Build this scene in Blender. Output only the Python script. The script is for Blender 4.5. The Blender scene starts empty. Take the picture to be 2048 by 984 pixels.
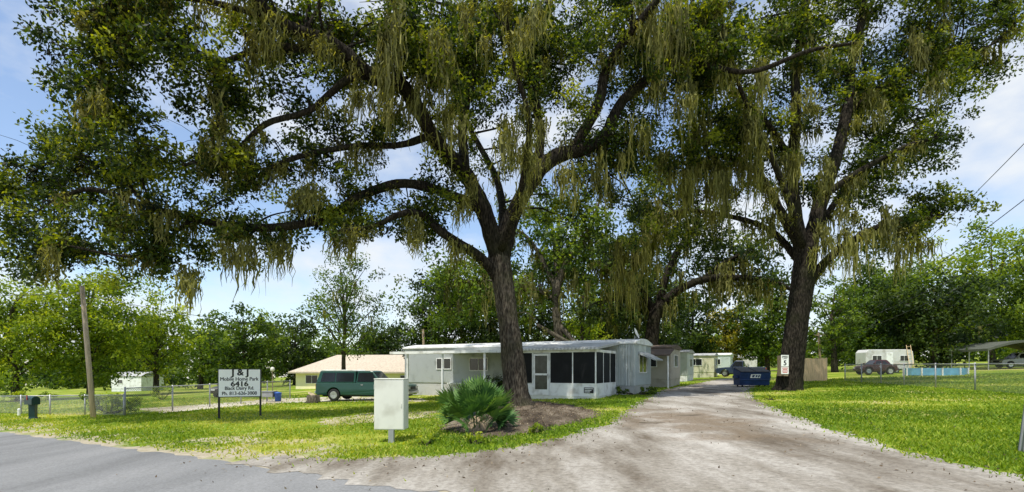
import bpy, math, random
import numpy as np
from mathutils import Vector
random.seed(7)
RNG = np.random.default_rng(11)
COL = bpy.context.scene.collection
SL = 0.03           # the land rises gently to the right
CAMH = 1.6
H0 = 738.0
def gz(x): return SL * x
def G(px, py):
    yh = H0 - SL * (px - 1024)
    Y = 1600.0 / (py - yh)
    return ((px - 1024) / 1000.0 * Y, Y)
def P(px, py, Y):
    return np.array([(px - 1024) / 1000.0 * Y, Y, CAMH + (H0 - py) / 1000.0 * Y])
R = math.radians

# ---------------------------------------------------------------- materials
def newmat(name):
    m = bpy.data.materials.new(name); m.use_nodes = True
    nt = m.node_tree; nt.nodes.clear()
    out = nt.nodes.new('ShaderNodeOutputMaterial')
    return m, nt, out
def N(nt, t, **kw):
    n = nt.nodes.new(t)
    for k, v in kw.items(): setattr(n, k, v)
    return n
def ramp(nt, stops):
    r = nt.nodes.new('ShaderNodeValToRGB')
    e = r.color_ramp.elements
    while len(e) < len(stops): e.new(0.5)
    for i, (p, c) in enumerate(stops):
        e[i].position = p; e[i].color = (c[0], c[1], c[2], 1)
    return r
def M(name, col, rough=.7, var=.18, scale=6, bump=0.0, metal=0.0, stretch=(1, 1, 1), spec=.4, dirt=None):
    m, nt, out = newmat(name)
    b = N(nt, 'ShaderNodeBsdfPrincipled')
    b.inputs['Roughness'].default_value = rough; b.inputs['Metallic'].default_value = metal
    b.inputs['Specular IOR Level'].default_value = spec
    tc = N(nt, 'ShaderNodeTexCoord'); mp = N(nt, 'ShaderNodeMapping'); mp.inputs['Scale'].default_value = stretch
    no = N(nt, 'ShaderNodeTexNoise'); no.inputs['Scale'].default_value = scale; no.inputs['Detail'].default_value = 7
    nt.links.new(tc.outputs['Object'], mp.inputs['Vector']); nt.links.new(mp.outputs[0], no.inputs['Vector'])
    lo = [c * (1 - var) for c in col]; hi = [min(1, c * (1 + var)) for c in col]
    if dirt: lo = dirt
    r = ramp(nt, [(.32, lo), (.5, col), (.7, hi)])
    nt.links.new(no.outputs['Fac'], r.inputs[0]); nt.links.new(r.outputs[0], b.inputs['Base Color'])
    if bump:
        bp = N(nt, 'ShaderNodeBump'); bp.inputs['Strength'].default_value = bump; bp.inputs['Distance'].default_value = .03
        nt.links.new(no.outputs['Fac'], bp.inputs['Height']); nt.links.new(bp.outputs[0], b.inputs['Normal'])
    nt.links.new(b.outputs[0], out.inputs[0])
    return m
def ribmat(name, col, axis='X', freq=5.0, rough=.5, strength=.5, dirt=(.35, .34, .3)):
    m, nt, out = newmat(name)
    b = N(nt, 'ShaderNodeBsdfPrincipled'); b.inputs['Roughness'].default_value = rough
    tc = N(nt, 'ShaderNodeTexCoord')
    w = N(nt, 'ShaderNodeTexWave', wave_type='BANDS', bands_direction=axis); w.inputs['Scale'].default_value = freq
    nt.links.new(tc.outputs['Object'], w.inputs['Vector'])
    no = N(nt, 'ShaderNodeTexNoise'); no.inputs['Scale'].default_value = 1.3; no.inputs['Detail'].default_value = 8
    nt.links.new(tc.outputs['Object'], no.inputs['Vector'])
    r = ramp(nt, [(.28, dirt), (.46, col), (.8, [min(1, c * 1.06) for c in col])])
    nt.links.new(no.outputs['Fac'], r.inputs[0])
    mx = N(nt, 'ShaderNodeMix', data_type='RGBA', blend_type='MULTIPLY'); mx.inputs[0].default_value = .35
    nt.links.new(r.outputs[0], mx.inputs[6]); nt.links.new(w.outputs['Color'], mx.inputs[7])
    nt.links.new(mx.outputs[2], b.inputs['Base Color'])
    bp = N(nt, 'ShaderNodeBump'); bp.inputs['Strength'].default_value = strength; bp.inputs['Distance'].default_value = .03
    nt.links.new(w.outputs['Fac'], bp.inputs['Height']); nt.links.new(bp.outputs[0], b.inputs['Normal'])
    nt.links.new(b.outputs[0], out.inputs[0])
    return m
def leafmat(name, dark, mid, light, trans=.35, rough=.55):
    m, nt, out = newmat(name)
    at = N(nt, 'ShaderNodeAttribute', attribute_name='tint')
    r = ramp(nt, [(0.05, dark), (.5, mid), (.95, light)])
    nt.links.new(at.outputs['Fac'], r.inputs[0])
    b = N(nt, 'ShaderNodeBsdfPrincipled'); b.inputs['Roughness'].default_value = rough; b.inputs['Specular IOR Level'].default_value = .25
    t = N(nt, 'ShaderNodeBsdfTranslucent')
    g = N(nt, 'ShaderNodeMix', data_type='RGBA', blend_type='MULTIPLY'); g.inputs[0].default_value = 1; g.inputs[7].default_value = (1.9, 1.75, .35, 1)
    nt.links.new(r.outputs[0], g.inputs[6]); nt.links.new(g.outputs[2], t.inputs['Color'])
    nt.links.new(r.outputs[0], b.inputs['Base Color'])
    mx = N(nt, 'ShaderNodeMixShader'); mx.inputs[0].default_value = trans
    nt.links.new(b.outputs[0], mx.inputs[1]); nt.links.new(t.outputs[0], mx.inputs[2])
    nt.links.new(mx.outputs[0], out.inputs[0])
    return m
def barkmat(name, dark, mid, light, scale=3.0, lichen=(.06, .065, .028)):
    m, nt, out = newmat(name)
    b = N(nt, 'ShaderNodeBsdfPrincipled'); b.inputs['Roughness'].default_value = .95; b.inputs['Specular IOR Level'].default_value = .1
    tc = N(nt, 'ShaderNodeTexCoord'); mp = N(nt, 'ShaderNodeMapping'); mp.inputs['Scale'].default_value = (4, 4, .9)
    no = N(nt, 'ShaderNodeTexNoise'); no.inputs['Scale'].default_value = scale; no.inputs['Detail'].default_value = 10; no.inputs['Roughness'].default_value = .7
    vo = N(nt, 'ShaderNodeTexVoronoi'); vo.inputs['Scale'].default_value = scale * 1.6
    n2 = N(nt, 'ShaderNodeTexNoise'); n2.inputs['Scale'].default_value = .9; n2.inputs['Detail'].default_value = 5
    nt.links.new(tc.outputs['Object'], mp.inputs['Vector']); nt.links.new(mp.outputs[0], no.inputs['Vector']); nt.links.new(mp.outputs[0], vo.inputs['Vector'])
    nt.links.new(tc.outputs['Object'], n2.inputs['Vector'])
    ad = N(nt, 'ShaderNodeMath', operation='MULTIPLY'); nt.links.new(no.outputs['Fac'], ad.inputs[0])
    a2 = N(nt, 'ShaderNodeMath', operation='ADD'); a2.inputs[1].default_value = .55; nt.links.new(vo.outputs['Distance'], a2.inputs[0]); nt.links.new(a2.outputs[0], ad.inputs[1])
    r = ramp(nt, [(.25, dark), (.45, mid), (.75, light)])
    nt.links.new(ad.outputs[0], r.inputs[0])
    mx = N(nt, 'ShaderNodeMix', data_type='RGBA', blend_type='MIX')
    r2 = ramp(nt, [(.5, (0, 0, 0)), (.72, (.5, .5, .5))]); nt.links.new(n2.outputs['Fac'], r2.inputs[0]); nt.links.new(r2.outputs[0], mx.inputs[0])
    nt.links.new(r.outputs[0], mx.inputs[6]); mx.inputs[7].default_value = (lichen[0], lichen[1], lichen[2], 1)
    nt.links.new(mx.outputs[2], b.inputs['Base Color'])
    bp = N(nt, 'ShaderNodeBump'); bp.inputs['Strength'].default_value = 1; bp.inputs['Distance'].default_value = .08
    nt.links.new(ad.outputs[0], bp.inputs['Height']); nt.links.new(bp.outputs[0], b.inputs['Normal'])
    nt.links.new(b.outputs[0], out.inputs[0])
    return m

white = M('white_paint', (.80, .81, .79), .5, .06, 2.5, dirt=(.55, .54, .49))
signwhite = M('sign_white', (.90, .90, .88), .5, .03, 2.5)
offwhite = M('offwhite_paint', (.66, .67, .59), .6, .07, 2, dirt=(.48, .48, .40))
blackp = M('black_paint', (.012, .012, .013), .5)
darkglass = M('dark_glass', (.012, .014, .016), .12, .1, spec=.6)
screenm = M('insect_screen', (.008, .009, .010), .6, .4, 1.2, spec=.2)
greym = M('galvanised_steel', (.36, .37, .38), .45, .15, 4, metal=.4)
woodm = M('weathered_wood', (.26, .2, .13), .85, .35, 3, .4, stretch=(8, 8, .6))
polewood = M('pale_pole_wood', (.46, .38, .27), .85, .25, 3, .4, stretch=(8, 8, .6))
tanwood = M('tan_fence_wood', (.66, .48, .28), .8, .25, 3, .3, stretch=(8, 8, .6))
rubber = M('tyre_rubber', (.018, .018, .018), .85)
chrome = M('bright_metal', (.55, .56, .58), .25, .1, metal=.9)
redlens = M('red_lens', (.35, .01, .01), .25)
clearlens = M('clear_lens', (.7, .7, .66), .2)
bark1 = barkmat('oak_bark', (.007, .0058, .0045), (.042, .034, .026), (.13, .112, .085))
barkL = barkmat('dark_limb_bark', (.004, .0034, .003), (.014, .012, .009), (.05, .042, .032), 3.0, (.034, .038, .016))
bark2 = barkmat('pale_bark', (.03, .025, .018), (.085, .072, .053), (.18, .16, .125))
leafO = leafmat('oak_leaf', (.005, .014, .003), (.042, .074, .009), (.24, .275, .022), .46)  # ramp ends widened: sunlit highlights and near-black crown shadow put into the colour
leafL = leafmat('pale_leaf', (.06, .11, .012), (.18, .26, .020), (.38, .43, .045), .45)
leafD = leafmat('dark_leaf', (.008, .020, .006), (.032, .060, .012), (.10, .148, .024), .4)
leafY = leafmat('yellow_leaf', (.09, .11, .015), (.28, .26, .03), (.55, .46, .05), .4)
leafM = leafmat('mid_leaf', (.020, .045, .009), (.07, .125, .016), (.19, .26, .034), .42)
mossm = leafmat('hanging_moss', (.045, .050, .018), (.15, .155, .052), (.33, .32, .11), .42, .9)
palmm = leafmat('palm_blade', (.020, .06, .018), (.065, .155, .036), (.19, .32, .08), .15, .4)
grassm = leafmat('grass_blade', (.07, .14, .009), (.20, .30, .017), (.46, .46, .08), .35, .6)
litterm = leafmat('dead_leaf', (.08, .058, .04), (.17, .125, .085), (.34, .28, .2), .1, .8)

# ---------------------------------------------------------------- mesh helpers
import bmesh as _b
class MB:
    def __init__(s): s.v = []; s.f = []
    def add(s, vs, fs):
        o = len(s.v); s.v += [tuple(float(c) for c in v) for v in vs]; s.f += [tuple(i + o for i in f) for f in fs]; return s
    def box(s, x0, x1, y0, y1, z0, z1):
        return s.hexa([(x0, y0, z0), (x1, y0, z0), (x1, y1, z0), (x0, y1, z0), (x0, y0, z1), (x1, y0, z1), (x1, y1, z1), (x0, y1, z1)])
    def hexa(s, p):
        return s.add(p, [(3, 2, 1, 0), (4, 5, 6, 7), (0, 1, 5, 4), (1, 2, 6, 5), (2, 3, 7, 6), (3, 0, 4, 7)])
    def tube(s, pts, rad, n=8, caps=True, wob=0.0):
        pts = [np.array(p, float) for p in pts]; k = len(pts)
        vs = []; fs = []
        ref = None
        for i in range(k):
            t = pts[min(i + 1, k - 1)] - pts[max(i - 1, 0)]; t = t / (np.linalg.norm(t) + 1e-9)
            if ref is None:
                ref = np.array([1., 0, 0]) if abs(t[0]) < .8 else np.array([0, 1., 0])
            a = ref - t * np.dot(ref, t); a /= np.linalg.norm(a) + 1e-9; ref = a
            b = np.cross(t, a)
            for j in range(n):
                th = 2 * math.pi * j / n
                rr = rad[i] * (1 + (wob * (random.random() - .5) if wob else 0))
                vs.append(pts[i] + (a * math.cos(th) + b * math.sin(th)) * rr)
        for i in range(k - 1):
            for j in range(n):
                j2 = (j + 1) % n
                fs.append((i * n + j, i * n + j2, (i + 1) * n + j2, (i + 1) * n + j))
        if caps:
            fs.append(tuple(range(n - 1, -1, -1))); fs.append(tuple((k - 1) * n + j for j in range(n)))
        return s.add(vs, fs)
    def cyl(s, p0, p1, r0, r1=None, n=12): return s.tube([p0, p1], [r0, r0 if r1 is None else r1], n)
    def prism(s, poly, y0, y1, yf=None):
        k = len(poly); vs = []
        for (x, z) in poly: vs.append((x, y0 if yf is None else -yf(z), z))
        for (x, z) in poly: vs.append((x, y1 if yf is None else yf(z), z))
        fs = [tuple(range(k)), tuple(range(2 * k - 1, k - 1, -1))]
        for i in range(k):
            j = (i + 1) % k; fs.append((i, i + k, j + k, j))
        return s.add(vs, fs)
    def build(s, name, mat, parent=None, smooth=False, bevel=0, world=False):
        v = s.v
        if world and parent is not None:
            l = parent.location; v = [(a - l[0], b - l[1], c - l[2]) for a, b, c in v]
        me = bpy.data.meshes.new(name); me.from_pydata(v, [], s.f); me.update()
        bm = _b.new(); bm.from_mesh(me); _b.ops.recalc_face_normals(bm, faces=bm.faces); bm.to_mesh(me); bm.free()
        me.materials.append(mat)
        if smooth: me.polygons.foreach_set('use_smooth', [True] * len(me.polygons))
        o = bpy.data.objects.new(name, me); COL.objects.link(o); o.parent = parent
        if bevel:
            md = o.modifiers.new('bevel', 'BEVEL'); md.width = bevel; md.segments = 2; md.limit_method = 'ANGLE'
        return o
def tag(o, label=None, cat=None, group=None, kind=None):
    if label: o['label'] = label
    if cat: o['category'] = cat
    if group: o['group'] = group
    if kind: o['kind'] = kind
    return o
def thing(name, label, cat, loc=(0, 0, 0), rz=0, group=None):
    o = bpy.data.objects.new(name, None); COL.objects.link(o)
    o.location = loc; o.rotation_euler = (0, 0, rz); o.empty_display_size = .2
    return tag(o, label, cat, group)
def quadmesh(name, V, tint, mat, parent, k=4):
    n = len(V) // k
    me = bpy.data.meshes.new(name)
    me.vertices.add(n * k); me.vertices.foreach_set('co', np.ascontiguousarray(V, dtype=np.float32).ravel())
    me.loops.add(n * k); me.loops.foreach_set('vertex_index', np.arange(n * k, dtype=np.int32))
    me.polygons.add(n); me.polygons.foreach_set('loop_start', np.arange(0, n * k, k, dtype=np.int32))
    me.update(calc_edges=True)
    a = me.attributes.new('tint', 'FLOAT', 'FACE'); a.data.foreach_set('value', tint.astype(np.float32))
    me.materials.append(mat)
    o = bpy.data.objects.new(name, me); COL.objects.link(o); o.parent = parent
    return o
def unit(a): return a / (np.linalg.norm(a, axis=1, keepdims=True) + 1e-9)
def leafgeo(cent, rad, cnt, size, flat=.75, aspect=.5, vary=.22):
    cent = np.asarray(cent); rad = np.asarray(rad)
    idx = np.repeat(np.arange(len(cent)), cnt); n = len(idx)
    d = unit(RNG.normal(size=(n, 3)))
    r = rad[idx] * RNG.random(n) ** (1 / 2.0)
    pos = cent[idx] + d * r[:, None] * np.array([1, 1, flat])
    a = unit(RNG.normal(size=(n, 3)) + d * .7 + np.array([0, 0, -.25]))
    nn = RNG.normal(size=(n, 3)) + np.array([0, 0, .8])
    b = unit(np.cross(a, nn))
    L = (size * (.65 + .7 * RNG.random(n)))[:, None]; W = L * aspect
    V = np.stack([pos - a * L / 2, pos + b * W / 2, pos + a * L / 2, pos - b * W / 2], 1).reshape(-1, 3)
    ct = RNG.normal(size=len(cent)) * vary
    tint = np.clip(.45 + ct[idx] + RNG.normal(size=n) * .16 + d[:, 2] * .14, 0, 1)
    return V, tint
def catmull(pts, per=6):
    pts = np.array(pts, float)
    p = np.vstack([2 * pts[0] - pts[1], pts, 2 * pts[-1] - pts[-2]]); out = []
    for i in range(1, len(p) - 2):
        for k in range(per):
            t = k / per
            out.append(.5 * ((2 * p[i]) + (-p[i - 1] + p[i + 1]) * t + (2 * p[i - 1] - 5 * p[i] + 4 * p[i + 1] - p[i + 2]) * t * t + (-p[i - 1] + 3 * p[i] - 3 * p[i + 1] + p[i + 2]) * t ** 3))
    out.append(pts[-1]); return np.array(out)
def strands(anchors, lens, per, width):
    Vs = []; Ts = []
    for a, L in zip(anchors, lens):
        base = .36 + .3 * random.random()
        sx = .10 + .08 * L * random.random()
        for s_ in range(per):
            p = np.array(a) + np.array([random.gauss(0, sx), random.gauss(0, sx), random.uniform(-.3, .12)])
            l = L * (.2 + .8 * random.random() ** 1.4); th = random.random() * math.pi
            w = width * (.6 + .9 * random.random()); dx, dy = math.cos(th), math.sin(th)
            sg = 5; pr = None
            drift = np.array([random.gauss(0, .07), random.gauss(0, .07), 0]) * l
            for k in range(sg + 1):
                t = k / sg
                q = p + drift * t + np.array([random.gauss(0, .04), random.gauss(0, .04), -l * t])
                ww = w * (1 - t) ** .5 * (.3 + 1.3 * random.random()) / 2 + .004
                c = (q + np.array([dx * ww, dy * ww, 0]), q - np.array([dx * ww, dy * ww, 0]))
                if pr is not None:
                    Vs += [pr[0], pr[1], c[1], c[0]]; Ts.append(base + random.gauss(0, .2))
                pr = c
    return np.array(Vs), np.clip(np.array(Ts), 0, 1)

# ---------------------------------------------------------------- setting: ground, road, drive
def inpoly(x, y, poly):
    x = np.asarray(x); y = np.asarray(y); ins = np.zeros(x.shape, bool); n = len(poly); j = n - 1
    for i in range(n):
        xi, yi = poly[i]; xj, yj = poly[j]
        c = ((yi > y) != (yj > y)) & (x < (xj - xi) * (y - yi) / (yj - yi + 1e-12) + xi)
        ins ^= c; j = i
    return ins
def jag(poly, step, amp, seed=1):
    rr = random.Random(seed); out = []
    n = len(poly)
    for i in range(n):
        a = np.array(poly[i]); b = np.array(poly[(i + 1) % n]); L = np.linalg.norm(b - a)
        k = max(1, min(300, int(L / step)))
        nr = np.array([-(b - a)[1], (b - a)[0]]) / (L + 1e-9)
        for q in range(k):
            out.append(tuple(a + (b - a) * (q / k) + nr * rr.uniform(-amp, amp) * (1 if q else .2)))
    return out
def sheet(name, poly, dz, mat):
    mb = MB(); mb.add([(x, y, gz(x) + dz) for x, y in poly], [tuple(range(len(poly)))])
    o = mb.build(name, mat)
    if o.data.polygons[0].normal.z < 0: o.data.flip_normals()
    return tag(o, kind='structure')

RD = np.array([.848, -.529]); RN = np.array([.529, .848]); RP = np.array([-.82, 6.6])
def roadpt(a, b): return tuple(RP + RD * a + RN * b)

def groundmat():
    m, nt, out = newmat('lawn_ground')
    b = N(nt, 'ShaderNodeBsdfPrincipled'); b.inputs['Roughness'].default_value = .95; b.inputs['Specular IOR Level'].default_value = .1
    ge = N(nt, 'ShaderNodeNewGeometry')
    n1 = N(nt, 'ShaderNodeTexNoise'); n1.inputs['Scale'].default_value = .30; n1.inputs['Detail'].default_value = 8
    n2 = N(nt, 'ShaderNodeTexNoise'); n2.inputs['Scale'].default_value = 6; n2.inputs['Detail'].default_value = 8; n2.inputs['Roughness'].default_value = .75
    for q in (n1, n2): nt.links.new(ge.outputs['Position'], q.inputs['Vector'])
    r1 = ramp(nt, [(.3, (.10, .18, .012)), (.47, (.19, .28, .018)), (.58, (.35, .38, .06)), (.68, (.50, .45, .2))])
    r2 = ramp(nt, [(.3, (.45, .45, .45)), (.6, (1, 1, 1)), (.8, (1.3, 1.3, 1.2))])
    nt.links.new(n1.outputs['Fac'], r1.inputs[0]); nt.links.new(n2.outputs['Fac'], r2.inputs[0])
    mu = N(nt, 'ShaderNodeMix', data_type='RGBA', blend_type='MULTIPLY'); mu.inputs[0].default_value = .8
    nt.links.new(r1.outputs[0], mu.inputs[6]); nt.links.new(r2.outputs[0], mu.inputs[7])
    dt = N(nt, 'ShaderNodeVectorMath', operation='DOT_PRODUCT'); dt.inputs[1].default_value = (RN[0], RN[1], 0)
    nt.links.new(ge.outputs['Position'], dt.inputs[0])
    sb = N(nt, 'ShaderNodeMath', operation='SUBTRACT'); sb.inputs[1].default_value = float(RP @ RN)
    nt.links.new(dt.outputs['Value'], sb.inputs[0])
    n3 = N(nt, 'ShaderNodeTexNoise'); n3.inputs['Scale'].default_value = .6; n3.inputs['Detail'].default_value = 9; n3.inputs['Roughness'].default_value = .65
    nt.links.new(ge.outputs['Position'], n3.inputs['Vector'])
    m3 = N(nt, 'ShaderNodeMath', operation='MULTIPLY_ADD'); m3.inputs[1].default_value = -13.0; m3.inputs[2].default_value = 6.3
    nt.links.new(n3.outputs['Fac'], m3.inputs[0])
    ad = N(nt, 'ShaderNodeMath', operation='ADD'); nt.links.new(sb.outputs[0], ad.inputs[0]); nt.links.new(m3.outputs[0], ad.inputs[1])
    mr = N(nt, 'ShaderNodeMapRange'); mr.inputs[1].default_value = .2; mr.inputs[2].default_value = 1.8
    nt.links.new(ad.outputs[0], mr.inputs[0])
    rs = ramp(nt, [(.3, (.28, .24, .16)), (.7, (.50, .45, .35))]); nt.links.new(n2.outputs['Fac'], rs.inputs[0])
    mx = N(nt, 'ShaderNodeMix', data_type='RGBA')
    nt.links.new(mr.outputs[0], mx.inputs[0]); nt.links.new(rs.outputs[0], mx.inputs[6]); nt.links.new(mu.outputs[2], mx.inputs[7])
    nt.links.new(mx.outputs[2], b.inputs['Base Color'])
    bp = N(nt, 'ShaderNodeBump'); bp.inputs['Strength'].default_value = .8; bp.inputs['Distance'].default_value = .05
    nt.links.new(n2.outputs['Fac'], bp.inputs['Height']); nt.links.new(bp.outputs[0], b.inputs['Normal'])
    nt.links.new(b.outputs[0], out.inputs[0]); return m
def gravelmat(name, cols, s1=.5, s2=14, bump=.6, dist=.02, rot=28, stretch=.28, fine=.85, worn=None):
    m, nt, out = newmat(name)
    b = N(nt, 'ShaderNodeBsdfPrincipled'); b.inputs['Roughness'].default_value = .95; b.inputs['Specular IOR Level'].default_value = .1
    ge = N(nt, 'ShaderNodeNewGeometry')
    mp = N(nt, 'ShaderNodeMapping'); mp.inputs['Rotation'].default_value = (0, 0, R(rot)); mp.inputs['Scale'].default_value = (1, stretch, 1)
    nt.links.new(ge.outputs['Position'], mp.inputs[0])
    n1 = N(nt, 'ShaderNodeTexNoise'); n1.inputs['Scale'].default_value = s1; n1.inputs['Detail'].default_value = 9; n1.inputs['Roughness'].default_value = .64
    nt.links.new(mp.outputs[0], n1.inputs['Vector'])
    n2 = N(nt, 'ShaderNodeTexNoise'); n2.inputs['Scale'].default_value = s2; n2.inputs['Detail'].default_value = 10; n2.inputs['Roughness'].default_value = .8
    nt.links.new(ge.outputs['Position'], n2.inputs['Vector'])
    r1 = ramp(nt, [(.36, cols[0]), (.48, cols[1]), (.62, cols[2])]); nt.links.new(n1.outputs['Fac'], r1.inputs[0])
    r2 = ramp(nt, [(.3, (.38, .36, .34)), (.52, (1, 1, 1)), (.75, (1.45, 1.45, 1.45))]); nt.links.new(n2.outputs['Fac'], r2.inputs[0])
    src = r1.outputs[0]
    if worn:
        # a patch of bare brown dirt where the drive is worn, soft and broken at its rim
        (wx, wy), (sx, sy), wc = worn
        vs_ = N(nt, 'ShaderNodeVectorMath', operation='SUBTRACT'); vs_.inputs[1].default_value = (wx, wy, 0)
        nt.links.new(ge.outputs['Position'], vs_.inputs[0])
        m2 = N(nt, 'ShaderNodeMapping'); m2.inputs['Rotation'].default_value = (0, 0, R(28)); m2.inputs['Scale'].default_value = (1 / sx, 1 / sy, 0)
        nt.links.new(vs_.outputs[0], m2.inputs[0])
        ln = N(nt, 'ShaderNodeVectorMath', operation='LENGTH'); nt.links.new(m2.outputs[0], ln.inputs[0])
        n4 = N(nt, 'ShaderNodeTexNoise'); n4.inputs['Scale'].default_value = 1.1; n4.inputs['Detail'].default_value = 8
        nt.links.new(ge.outputs['Position'], n4.inputs['Vector'])
        ma = N(nt, 'ShaderNodeMath', operation='MULTIPLY_ADD'); ma.inputs[1].default_value = 2.6; ma.inputs[2].default_value = -1.3
        nt.links.new(n4.outputs['Fac'], ma.inputs[0])
        ad = N(nt, 'ShaderNodeMath', operation='ADD'); nt.links.new(ln.outputs['Value'], ad.inputs[0]); nt.links.new(ma.outputs[0], ad.inputs[1])
        mr = N(nt, 'ShaderNodeMapRange'); mr.inputs[1].default_value = 1.15; mr.inputs[2].default_value = .45; mr.inputs[4].default_value = .8
        nt.links.new(ad.outputs[0], mr.inputs[0])
        mw = N(nt, 'ShaderNodeMix', data_type='RGBA'); mw.inputs[7].default_value = (wc[0], wc[1], wc[2], 1)
        nt.links.new(mr.outputs[0], mw.inputs[0]); nt.links.new(src, mw.inputs[6]); src = mw.outputs[2]
    mu = N(nt, 'ShaderNodeMix', data_type='RGBA', blend_type='MULTIPLY'); mu.inputs[0].default_value = fine
    nt.links.new(src, mu.inputs[6]); nt.links.new(r2.outputs[0], mu.inputs[7]); nt.links.new(mu.outputs[2], b.inputs['Base Color'])
    bp = N(nt, 'ShaderNodeBump'); bp.inputs['Strength'].default_value = bump; bp.inputs['Distance'].default_value = dist
    nt.links.new(n2.outputs['Fac'], bp.inputs['Height']); nt.links.new(bp.outputs[0], b.inputs['Normal'])
    nt.links.new(b.outputs[0], out.inputs[0]); return m

sheet('ground', [(-450, -60), (450, -60), (450, 600), (-450, 600)], 0, groundmat())
roadpoly = jag([roadpt(-70, 0), roadpt(30, 0)], .3, .10, 3)[:230] + [roadpt(30, 0), roadpt(30, -7.4), roadpt(-70, -7.4)]
sheet('road', roadpoly, .004, gravelmat('asphalt', ((.165, .168, .17), (.21, .214, .217), (.255, .258, .26)), .4, 24, .4, .01, -58, fine=.65))
left_b = [G(*p) for p in [(560, 912), (640, 920), (780, 915), (900, 910), (1040, 892), (1130, 874), (1220, 846), (1258, 818), (1296, 795), (1330, 779), (1390, 768), (1440, 758)]]
right_b = [G(*p) for p in [(1500, 755), (1521, 766), (1498, 780), (1510, 798), (1560, 822), (1640, 850), (1760, 886), (1880, 918), (2048, 950), (2200, 990)]]
drive_core = [roadpt(-5.2, -.15)] + left_b + right_b + [roadpt(9.5, .6), roadpt(10.5, -.2)]
drive = jag(drive_core, .22, .22, 5)
sheet('driveway', drive, .009, gravelmat('sandy_drive', ((.145, .120, .092), (.285, .260, .222), (.45, .425, .385)), .72, 12, .8, .03, fine=.85, worn=(G(1385, 842), (1.7, 4.2), (.20, .155, .108))))
mulch_core = [G(*p) for p in [(880, 856), (920, 870), (1000, 875), (1080, 862), (1150, 846), (1205, 827), (1150, 812), (1080, 802), (990, 806), (920, 828)]]
mulch = jag(mulch_core, .25, .24, 9)
MC = np.mean(np.array(mulch_core), axis=0); MH = .10
_mv = np.array(mulch) - MC; _ma = np.arctan2(_mv[:, 1], _mv[:, 0]); _mo = np.argsort(_ma); _ma = _ma[_mo]; _mr = np.linalg.norm(_mv, axis=1)[_mo]
def mound(x, y):
    x = np.asarray(x, float); y = np.asarray(y, float)
    a = np.arctan2(y - MC[1], x - MC[0]); d = np.hypot(x - MC[0], y - MC[1]); r = np.interp(a, _ma, _mr, period=2 * math.pi)
    return np.where(d < r, MH * (1 - (d / r) ** 2), 0)
mb = MB(); k = len(mulch); nr = 9; vs = []
for i in range(nr):
    t = 1 - i / nr
    for (x, y) in mulch:
        q = MC + (np.array([x, y]) - MC) * t
        vs.append((q[0], q[1], gz(q[0]) + .012 + MH * (1 - t * t) + (random.gauss(0, .010) if i else -.004)))
vs.append((MC[0], MC[1], gz(MC[0]) + .012 + MH))
fs = [(i * k + j, i * k + (j + 1) % k, (i + 1) * k + (j + 1) % k, (i + 1) * k + j) for i in range(nr - 1) for j in range(k)] + [((nr - 1) * k + j, (nr - 1) * k + (j + 1) % k, nr * k) for j in range(k)]
mb.add(vs, fs); tag(mb.build('mulch_bed', gravelmat('mulch', ((.045, .035, .027), (.105, .083, .060), (.24, .20, .15)), 1.2, 16, .9, .04), None, True), kind='structure')
path_core = [G(*p) for p in [(265, 818), (420, 808), (560, 797), (700, 793), (850, 797), (850, 803), (700, 803), (560, 806), (420, 818), (330, 826)]]
path = jag(path_core, .4, .2, 12)
sheet('sandy_path', path, .006, gravelmat('sand', ((.30, .26, .18), (.45, .41, .31), (.58, .54, .44)), .6, 9))
patch_core = [G(*p) for p in [(640, 838), (740, 826), (870, 822), (860, 836), (740, 846), (660, 852)]]
sheet('bare_patch', jag(patch_core, .3, .3, 4), .007, gravelmat('bare_soil', ((.16, .18, .05), (.32, .30, .15), (.48, .43, .3)), .8, 10))
patch2_core = [G(*p) for p in [(370, 880), (450, 872), (520, 876), (545, 888), (470, 885), (400, 889)]]
sheet('bare_patch', jag(patch2_core, .2, .35, 6), .007, gravelmat('bare_sand', ((.18, .2, .06), (.38, .35, .22), (.52, .48, .38)), .8, 10))
for i, (px, py, rx, ry) in enumerate([(1378, 831, .45, .13), (1305, 846, .36, .14)]):
    c = G(px, py)
    pl = [(c[0] + rx * math.cos(a) * random.uniform(.65, 1.15), c[1] + ry * 1.6 * math.sin(a) * random.uniform(.65, 1.15)) for a in np.linspace(0, 2 * math.pi, 22, endpoint=False)]
    sheet('pothole', pl, .013, gravelmat('damp_soil%d' % i, ((.06, .05, .038), (.12, .10, .075), (.22, .19, .15)), 1.5, 11, .8, .03))

# grass blades (uncountable)
n = 240000
Y = np.exp(RNG.uniform(math.log(6.2), math.log(42), n)); X = RNG.uniform(-1.12, 1.12, n) * Y
d = (np.stack([X, Y], 1) - RP) @ RN
keep = (d > .1 + np.abs(RNG.normal(size=n)) * .8)
for pl, pr in ((drive_core, 1), (mulch_core, .97), (path_core, .85), (patch_core, .55), (patch2_core, .7)):
    keep &= ~(inpoly(X + RNG.normal(size=n) * .24, Y + RNG.normal(size=n) * .24, pl) & (RNG.random(n) < pr))
wn = np.sin(X * .55 + 1.7 * np.sin(Y * .37)) + np.sin(Y * .8 + 1.1 * np.sin(X * .9 + 2)) + .5 * np.sin(X * 2.1 + Y * 1.7)
keep &= ~((wn > np.where(X < -1, .6, 1.2)) & (RNG.random(n) < .7))
X = X[keep]; Y = Y[keep]; n = len(X); wn = wn[keep]
h = (.022 + .045 * RNG.random(n)) * (1 + Y / 90); w = .009 + .0011 * Y
th = RNG.random(n) * math.pi; lx = RNG.normal(size=n) * .035; ly = RNG.normal(size=n) * .035
z = SL * X
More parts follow.
